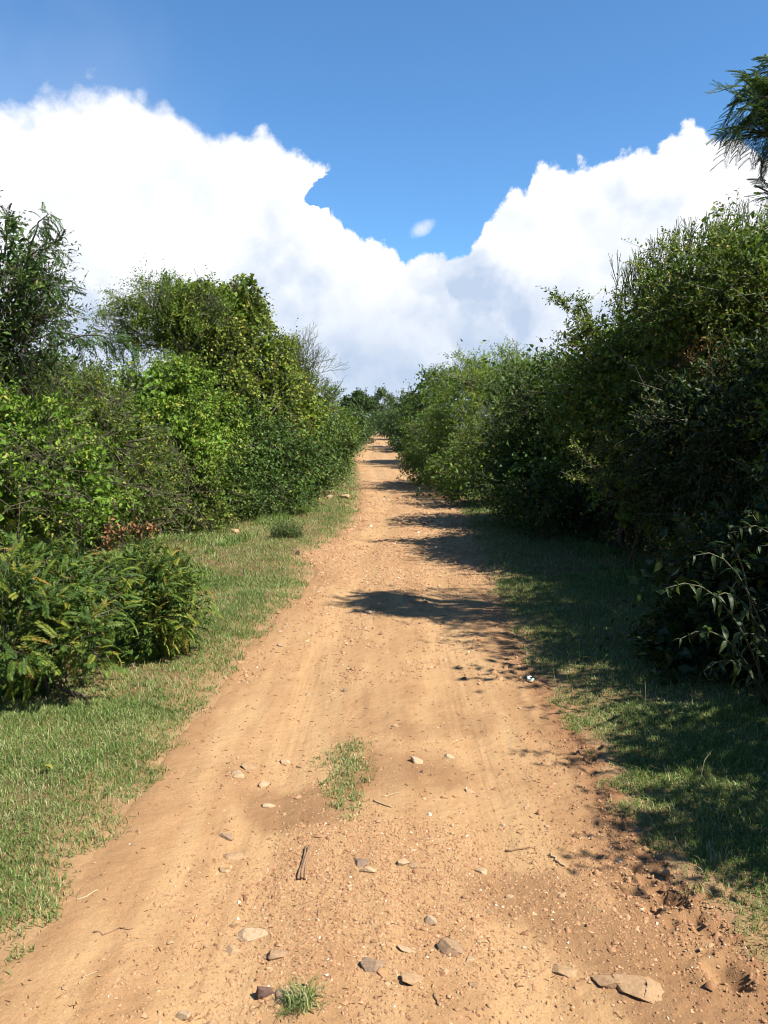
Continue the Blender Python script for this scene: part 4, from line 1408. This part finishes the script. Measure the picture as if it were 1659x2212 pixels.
tag(mb.build('grass', M['grass']), 'short patchy green and straw grass on both verges', 'grass', kind='stuff')


def tuft(label, spots, n, h, seed, straw=.3):
    rng = np.random.default_rng(seed)
    sp = np.array([(*on(a, b_)[:2], r_) for a, b_, r_ in spots])
    w = sp[:, 2] ** 2
    i = rng.choice(len(sp), n, p=w / w.sum())
    x = sp[i, 0] + rng.normal(0, .5, n) * sp[i, 2]
    y = sp[i, 1] + rng.normal(0, .5, n) * sp[i, 2] * 1.2
    c = np.array([sp[:, 0].mean(), sp[:, 1].mean()])
    loc = Vector((c[0], c[1], float(surf(c[0], c[1]))))
    mb = MB()
    mb.add(*blades(x, y, np.clip(rng.normal(.5, .12, n), .2, .8), h, .0032, 2, rng, straw))
    o = mb.build('grass_tuft', M['grass'], off=loc)
    tag(o, label, 'grass tuft', 'grass tufts growing in the track')


tuft('patch of grass growing in the middle of the dirt track', [(760, 1615, .09), (735, 1640, .11), (765, 1655, .10), (745, 1680, .10), (735, 1705, .08), (715, 1715, .04), (765, 1725, .05), (730, 1745, .05), (770, 1748, .04), (700, 1690, .03), (790, 1690, .04), (755, 1770, .03)], 1500, .036, 90, .42)
tuft('small spiky grass tuft at the bottom edge of the track', [(640, 2172, .045), (628, 2165, .03), (655, 2180, .035), (665, 2165, .04)], 190, .062, 91, .42)

# ------------------------------------------------------------------ gravel
rng = np.random.default_rng(95)
OCT = np.array([(1, 0, -.2), (.1, 1, -.2), (-1, 0, -.2), (0, -1, -.2), (.35, .2, .9), (-.35, -.15, .9)])
OCT_T = np.array([(0, 1, 4), (1, 2, 5), (2, 3, 5), (3, 0, 4), (1, 5, 4), (3, 4, 5)])
HEAP = [(G(a, b_), r_, w_) for a, b_, r_, w_ in ((740, 1850, .22, 1.0), (860, 1850, .25, 1.0), (960, 1830, .25, .9), (1000, 1880, .2, .8), (760, 1800, .2, .8), (700, 1890, .2, .7), (880, 1930, .3, .7),
                                                (560, 1680, .3, .35), (620, 1640, .25, .3), (1000, 1650, .3, .25), (700, 2050, .3, .45), (900, 2060, .3, .45), (560, 2050, .25, .4), (1100, 2080, .3, .35),
                                                (420, 2180, .25, .4), (620, 1900, .25, .5), (520, 1930, .25, .35), (1300, 1860, .25, .45), (1380, 1980, .3, .5), (1200, 1980, .3, .3), (900, 1200, 2.0, .3),
                                                (860, 1240, 1.0, .3), (850, 1120, 3.0, .25), (690, 1215, .8, .45))]


def gravel(n, y0, y1, size, seed, base):
    rng = np.random.default_rng(seed)
    y = y0 + (y1 - y0) * rng.random(n)
    x = xl(y) + (xr(y) - xl(y)) * rng.uniform(-.01, 1.01, n)
    dens = base * (0.15 + 1.7 * sstep(.40, .70, fbm(x * 3.3, y * 2.0, 96, 4)))
    for c, r_, w_ in HEAP:
        q = ((x - c[0]) / r_) ** 2 + ((y - c[1]) / r_) ** 2
        dens = dens + w_ * np.exp(-q)
    u = (x - xl(y)) / (xr(y) - xl(y))
    dens = dens * (1 - .55 * np.exp(-((u - .27) / .08) ** 2) - .5 * np.exp(-((u - .72) / .08) ** 2))
    k = (rng.random(n) < dens) & (np.abs(x) < .6 * y + .8)
    x, y = x[k], y[k]
    n = len(x)
    r = size * np.exp(rng.normal(0, .42, n))
    V = OCT[None] * rng.uniform(.55, 1.3, (n, 6, 1)) + rng.normal(0, .18, (n, 6, 3))
    V = V * (r[:, None, None] * np.stack([rng.uniform(.8, 1.5, n), rng.uniform(.7, 1.1, n), rng.uniform(.45, .8, n)], -1)[:, None])
    a = rng.uniform(0, 6.28, n)
    ca_, sa_ = np.cos(a)[:, None], np.sin(a)[:, None]
    V = np.stack([V[..., 0] * ca_ - V[..., 1] * sa_, V[..., 0] * sa_ + V[..., 1] * ca_, V[..., 2]], -1)
    V = V + np.stack([x, y, surf(x, y) + r * .18], -1)[:, None]
    T = OCT_T[None] + 6 * np.arange(n)[:, None, None]
    t = np.clip(rng.normal(.42, .18, n), 0, .8)
    t = np.where(rng.random(n) < .012, 1.0, t)
    return V, T, np.repeat(t, 6)


mb = MB()
mb.add(*gravel(48000, 1.7, 3.2, .0028, 97, .11))
mb.add(*gravel(40000, 2.0, 5.5, .0040, 98, .10))
mb.add(*gravel(21000, 5.0, 11, .0075, 99, .30))
mb.add(*gravel(12000, 10, 26, .014, 100, .4))
tag(mb.build('gravel', M['gravel']), 'loose orange grit and gravel strewn over the track', 'gravel', kind='stuff')
# trampled crumbs of soil along the right margin
mb = MB()
rng = np.random.default_rng(101)
n = 2600
y = rng.uniform(1.8, 4.2, n)
x = xr(y) + rng.normal(-.10, .13, n)
r = .0034 * np.exp(rng.normal(0, .5, n))
V = OCT[None] * rng.uniform(.6, 1.3, (n, 6, 1)) * r[:, None, None] + np.stack([x, y, surf(x, y) + r * .3], -1)[:, None]
mb.add(V, OCT_T[None] + 6 * np.arange(n)[:, None, None], np.repeat(rng.uniform(0, .35, n), 6))
tag(mb.build('soil_crumbs', M['gravel']), 'trampled brown soil crumbs along the right track margin', 'soil', kind='stuff')


mb = MB()
n = 1100
y = 1.8 + 7 * rng.random(n) ** 1.6
x = xl(y) + (xr(y) - xl(y)) * rng.random(n)
a = rng.uniform(0, 6.28, n)
ln = rng.uniform(.004, .014, n) * (1 + .15 * y)
A_ = np.stack([x, y, surf(x, y) + .002], -1)
x2, y2 = x + ln * np.cos(a), y + ln * np.sin(a)
B_ = np.stack([x2, y2, surf(x2, y2) + .004], -1)
prisms(mb, A_, B_, .0011 * (1 + .12 * y), .0008 * (1 + .12 * y), np.repeat(rng.random(n), 1), rng.random(n))
tag(mb.build('twig_litter', M['brown']), 'tiny brown twig and leaf crumbs scattered over the track', 'litter', kind='stuff')


# ------------------------------------------------------------------ single stones
def icosphere(sub):
    t = (1 + 5 ** .5) / 2
    v = [(-1, t, 0), (1, t, 0), (-1, -t, 0), (1, -t, 0), (0, -1, t), (0, 1, t), (0, -1, -t), (0, 1, -t), (t, 0, -1), (t, 0, 1), (-t, 0, -1), (-t, 0, 1)]
    f = [(0, 11, 5), (0, 5, 1), (0, 1, 7), (0, 7, 10), (0, 10, 11), (1, 5, 9), (5, 11, 4), (11, 10, 2), (10, 7, 6), (7, 1, 8), (3, 9, 4), (3, 4, 2), (3, 2, 6), (3, 6, 8), (3, 8, 9), (4, 9, 5), (2, 4, 11), (6, 2, 10), (8, 6, 7), (9, 8, 1)]
    v = [np.array(q) / np.linalg.norm(q) for q in v]
    for _ in range(sub):
        cache, nf = {}, []

        def mid(a, b_):
            k = (min(a, b_), max(a, b_))
            if k not in cache:
                q = v[a] + v[b_]
                v.append(q / np.linalg.norm(q))
                cache[k] = len(v) - 1
            return cache[k]
        for a, b_, c_ in f:
            x_, y_, z_ = mid(a, b_), mid(b_, c_), mid(c_, a)
            nf += [(a, x_, z_), (b_, y_, x_), (c_, z_, y_), (x_, y_, z_)]
        f = nf
    return np.array(v), np.array(f)


ICO2, ICO3 = icosphere(2), icosphere(3)


def stone(label, dx, dy, wdisp, flat, tint, seed, group='stones lying in the track', sink=.62, asp=.75, name='stone'):
    rng = np.random.default_rng(seed)
    p = on(dx, dy)
    k = np.linalg.norm(p - [0, 0, CAM_H]) / FPX * 768 / 1659
    rx = wdisp * .5 * k
    v, f = ICO3 if wdisp > 26 else ICO2
    v = v.copy()
    for _ in range(16):                                    # broken faces
        nn = nrm(rng.normal(0, 1, 3) * [1, 1, .6])
        lim = rng.uniform(.38, .78)
        dd = v @ nn
        v = v - np.maximum(dd - lim, 0)[:, None] * nn
    v = v * (1 + (fbm(v[:, 0] * 3 + seed, v[:, 1] * 3 + v[:, 2] * 2, seed, 3) - .5)[:, None] * .10)
    v = v * np.array([rx, rx * asp * rng.uniform(.85, 1.15), rx * flat]) * 1.45
    a = rng.uniform(-.6, .6)
    v = np.stack([v[:, 0] * math.cos(a) - v[:, 1] * math.sin(a), v[:, 0] * math.sin(a) + v[:, 1] * math.cos(a), v[:, 2] + v[:, 0] * rng.normal(0, .16)], -1)
    loc = Vector((p[0], p[1], p[2]))
    mb = MB()
    mb.add(v + p + [0, 0, rx * flat * (1 - sink * 1.6)], f, np.clip((tint + .14 if .05 < tint < .45 else min(tint, .88)) * .95 + rng.normal(0, .04, len(v)), 0, 1))
    o = mb.build(name, M['stone'], off=loc)
    return tag(o, label, 'stone', group)


ST = [('pale stone left of the grass patch, touching a flat grey one', 515, 1676, 34, .45, .85), ('flat greyish stone half buried left of the grass patch', 540, 1656, 44, .25, .35),
      ('pale broken stone directly left of the grass patch', 567, 1690, 30, .5, .9), ('small pale stone left of the grass patch top', 615, 1641, 24, .5, .92),
      ('flat pale stone lower left of the grass patch', 580, 1733, 26, .35, .9), ('grey stone left of the gravel spread', 490, 1803, 28, .5, .22),
      ('large flat earth-coloured stone left of the split stick', 495, 1841, 44, .22, .6), ('tan stone under the large flat one left of the split stick', 487, 1872, 26, .35, .7),
      ('large pale stone at lower left of the track', 535, 2011, 56, .30, .88), ('tan stone just below the large pale one', 500, 2042, 32, .35, .72),
      ('tilted brown stone below the split stick', 592, 2058, 42, .4, .3), ('dark reddish stone left of the small spiky tuft', 567, 2143, 36, .7, .02),
      ('grey stone touching the small spiky tuft', 608, 2146, 36, .5, .2), ('pale stone near the bottom edge left of the reddish stones', 390, 2181, 28, .5, .85),
      ('pinkish flat stone at the bottom edge of the track', 455, 2200, 48, .3, .4), ('large grey-brown slab at the bottom centre of the track', 810, 2090, 56, .35, .2),
      ('pale square stone right of the grass patch, farthest of three', 852, 1571, 16, .6, .92), ('pale triangular stone right of the grass patch', 900, 1650, 26, .4, .9),
      ('pale blocky stone at the right of the triangular one', 970, 1634, 24, .6, .9), ('flat tan stone below the pale blocky stone', 1014, 1703, 24, .3, .75),
      ('tan broken stone in the middle of the gravel spread', 868, 1866, 32, .5, .85), ('small tan stone right beside the broken one in the gravel', 894, 1872, 26, .4, .75),
      ('brown flat stone in the gravel spread', 780, 1868, 44, .25, .15), ('long pale stone at the lower edge of the gravel spread', 795, 1885, 34, .35, .88),
      ('pale stone at the right end of the gravel spread', 1040, 1880, 24, .45, .85), ('white crumbly stone below the gravel spread', 927, 1991, 32, .45, 1.0),
      ('pale oval stone left of the grey round one', 880, 2053, 30, .4, .95), ('grey round stone casting a dark shadow at lower centre', 980, 2051, 56, .42, .28),
      ('pale stone just below the grey round one', 1015, 2073, 20, .5, .85), ('wide flat stone sunk in the track at lower centre', 895, 2118, 48, .18, .62),
      ('small grey stone low in the track right of the wide flat one', 1025, 2131, 24, .4, .4), ('flat triangular slab at the lower right of the track', 1220, 2091, 52, .18, .62),
      ('cracked slab beside the large one at the lower right', 1312, 2123, 52, .3, .5), ('large cracked slab at the lower right of the track', 1392, 2142, 92, .2, .6),
      ('round pale stone in the trampled right margin', 1440, 1889, 18, .7, .82), ('small pale stone in the right wheel track', 1086, 1776, 13, .6, .9),
      ('tan stone right of the gravel spread by the thin twig', 1100, 1932, 18, .5, .8), ('pinkish stone low in the right wheel track', 1057, 1966, 20, .4, .7),
      ('angular dark stone at the left track edge by the bend', 641, 1199, 14, 1.1, .0), ('small dark stone standing in the right of the track centre', 912, 1673, 11, .9, .12),
      ('upright dark clod in the left wheel track below the tree shadow', 743, 1492, 11, 1.2, .08), ('pale stone on the left track edge below the dark stone', 604, 1366, 12, .6, .8),
      ('tan stone at the left track edge beside the grass', 612, 1398, 24, .3, .75)]
for j, (lab, a, b_, w_, fl, tn) in enumerate(ST):
    stone(lab, a, b_, w_, fl, tn, 200 + j)
stone('rusty orange rock at the foot of the left hedge', 679, 1042, 20, .7, .5, 301, 'rocks on the left verge', .2, name='rock')
stone('broad pale rock in the left verge grass by the track edge', 742, 1080, 24, .4, .8, 302, 'rocks on the left verge', .2, name='rock')
stone('small pale rock left of the broad one in the verge grass', 712, 1083, 16, .5, .85, 303, 'rocks on the left verge', .2, name='rock')
stone('small pale rock right of the broad one at the track edge', 768, 1079, 10, .5, .9, 304, 'rocks on the left verge', .2, name='rock')
stone('grey-white rock at the foot of the hedge left of the bend', 470, 1140, 22, .6, .95, 305, 'rocks on the left verge', .2, name='rock')
stone('pinkish rock at the hedge foot above the bend', 510, 1157, 18, .5, .7, 306, 'rocks on the left verge', .2, name='rock')
rng = np.random.default_rng(310)
for j in range(36):
    yy = rng.uniform(.0, 1) ** 1.3
    dy = 1300 + 880 * (1 - yy) if j < 45 else rng.uniform(1060, 1300)
    g0 = G(830, dy)
    xx = rng.uniform(xl(g0[1]) + .1, xr(g0[1]) - .15)
    dx = (xx / g0[1] * FPX * math.cos(PITCH) + 384) * 1659 / 768
    stone('small pale stone half buried in the dirt track', float(dx), float(dy), float(rng.uniform(8, 17) if dy > 1300 else rng.uniform(5, 10)), .45, float(rng.uniform(.45, .8)), 400 + j, 'small stones in the track')


# ------------------------------------------------------------------ sticks, straw, leaf, scrap
def stick(label, pts, r, mat='stick', name='stick', bend=.01, group='sticks lying on the track', lift=1.0, seed=1):
    rng = np.random.default_rng(seed)
    g = np.array([on(*q) for q in pts])
    n = 7
    t = np.linspace(0, 1, n)
    q = np.stack([np.interp(t, np.linspace(0, 1, len(g)), g[:, i]) for i in range(3)], -1)
    q[1:-1, :2] += rng.normal(0, bend, (n - 2, 2))
    q[:, 2] = surf(q[:, 0], q[:, 1]) + r * lift * .8
    loc = Vector(q[0])
    mb = MB()
    tube(mb, q, r * np.linspace(1.0, .6, n) * rng.uniform(.85, 1.15, n), 6)
    o = mb.build(name, M[mat], off=loc)
    return tag(o, label, 'stick', group)


p0, p1 = on(663, 1830), on(650, 1898)
loc = Vector(p0)
root = thing('split_stick', 'thick split brown stick lying upright in the gravel spread', 'stick', loc, 'sticks lying on the track')
for j, (ox, rr_, z) in enumerate(((-.006, .006, .006), (.004, .0065, .010), (.012, .0045, .006))):
    mb = MB()
    t = np.linspace(0, 1, 6)[:, None]
    q = p0 + (p1 - p0) * t + np.array([ox, 0, 0]) + np.stack([.004 * np.sin(t[:, 0] * 5 + j), 0 * t[:, 0], 0 * t[:, 0]], -1)
    q[:, 2] = surf(q[:, 0], q[:, 1]) + z + .002
    tube(mb, q[(1 if j == 2 else 0):], np.linspace(rr_ * .7, rr_, 6)[(1 if j == 2 else 0):], 6)
    mb.build('splinter', M['stick'], root)
stick('thin curved dark twig at the lower left of the track', [(202, 2015), (245, 2009), (288, 2006)], .0028, seed=2)
stick('thin dark straight twig right of the gravel spread', [(1092, 1829), (1157, 1831)], .004, seed=3, bend=.002)
stick('short tan twig below the straight twig on the right', [(1188, 1847), (1203, 1860), (1220, 1872)], .0055, 'straw', seed=4, bend=.004)
stick('pale thin stick right of the grass patch', [(807, 1733), (846, 1748)], .004, 'straw', seed=5, bend=.002)
stick('bent pale straw above the pale thin stick', [(825, 1724), (848, 1719), (866, 1716)], .0028, 'straw', seed=6, bend=.003)
stick('forked pale straw at the left grass edge', [(165, 1943), (190, 1935), (212, 1924)], .004, 'straw', seed=7, bend=.004)
stick('faint pale straw at the lower left of the track', [(172, 2128), (190, 2112), (210, 2100)], .0024, 'straw', seed=8, bend=.004)
stick('short dark twig near the bottom centre right', [(938, 2150), (948, 2174)], .004, seed=9, bend=.002)
stick('small pale crossed twig under the gravel spread', [(1030, 2033), (1055, 2034)], .003, 'straw', seed=10, bend=.002)
stick('short brown stick left of the grass patch', [(640, 1648), (652, 1652)], .004, seed=11, bend=.001)
stick('short dark twig lower left of the split stick', [(685, 1993), (688, 1970)], .003, seed=12, bend=.002)

p = on(1145, 1475)
mb = MB()
t = np.linspace(0, 1, 8)
w = np.array([.012, .02, .017, .022, .018, .024, .016, .008]) * .5
c = np.stack([.012 * np.sin(t * 9), (t - .5) * .09, .012 + .016 * np.abs(np.sin(t * 7))], -1)
top_ = np.concatenate([c + np.stack([w, 0 * w, 0 * w], -1), c + np.stack([-w, 0 * w, .008 * np.cos(t * 11)], -1)])
V = np.concatenate([top_, top_ - [0, 0, .003]])
T = []
for i in range(7):
    a, b_ = i, 8 + i
    T += [(a, b_, a + 1), (b_, b_ + 1, a + 1), (a + 16, a + 17, b_ + 16), (b_ + 16, a + 17, b_ + 17), (a, a + 1, a + 17), (a, a + 17, a + 16), (b_, b_ + 17, b_ + 1), (b_, b_ + 16, b_ + 17)]
mb.add(V + p, T, np.random.default_rng(3).random(32))
tag(mb.build('plastic_scrap', M['scrap'], off=Vector(p)), 'small crumpled pale mint scrap at the shaded right track edge', 'litter')

p = on(102, 1697)
mb = MB()
lv = bl[0]
t = np.linspace(0, 1, 6)
w = .016 * np.sin(np.pi * t) + .001
mid_ = np.stack([.06 * (t - .5), .01 * np.sin(t * 3), .028 + .012 * np.sin(t * 3)], -1)
V = np.concatenate([mid_, mid_ + np.stack([0 * t, w, .4 * w], -1), mid_ + np.stack([0 * t, -w, .6 * w], -1)])
T = []
for i in range(5):
    T += [(i, i + 1, 7 + i), (i, 7 + i, 6 + i), (i, 13 + i, i + 1), (i, 12 + i, 13 + i)]
mb.add(V + p, T, .95)
tag(mb.build('fallen_leaf', M['mid'], off=Vector(p)), 'single curled fallen leaf on the left verge grass', 'leaf')

# dry stalks standing in the track near its far end
rng = np.random.default_rng(330)
for (dx, dy, lab) in ((798, 958, 'left clump of dry brown stalks standing in the far track'), (805, 957, 'right clump of dry brown stalks standing in the far track')):
    p = on(dx, dy)
    root = thing('dry_weed', lab, 'dry weed', Vector(p), 'dry weeds in the far track')
    mb, tw = MB(), MB()
    q = p + np.stack([rng.normal(0, .1, 26), rng.normal(0, .1, 26), 0 * rng.random(26)], -1)
    shoots(mb, tw, q, nrm(rng.normal(0, .25, q.shape) + [0, 0, 1]), rng, .5, 5, .09, .04, .1, tint=(.3, .2), twig_r=.012, two=False)
    mb.build('dry_leaves', M['brown'], root)
    tw.build('stalks', M['pencil'], root)
print('TRIS', sum(len(m.polygons) for m in bpy.data.meshes), 'OBJ', len(bpy.data.objects))
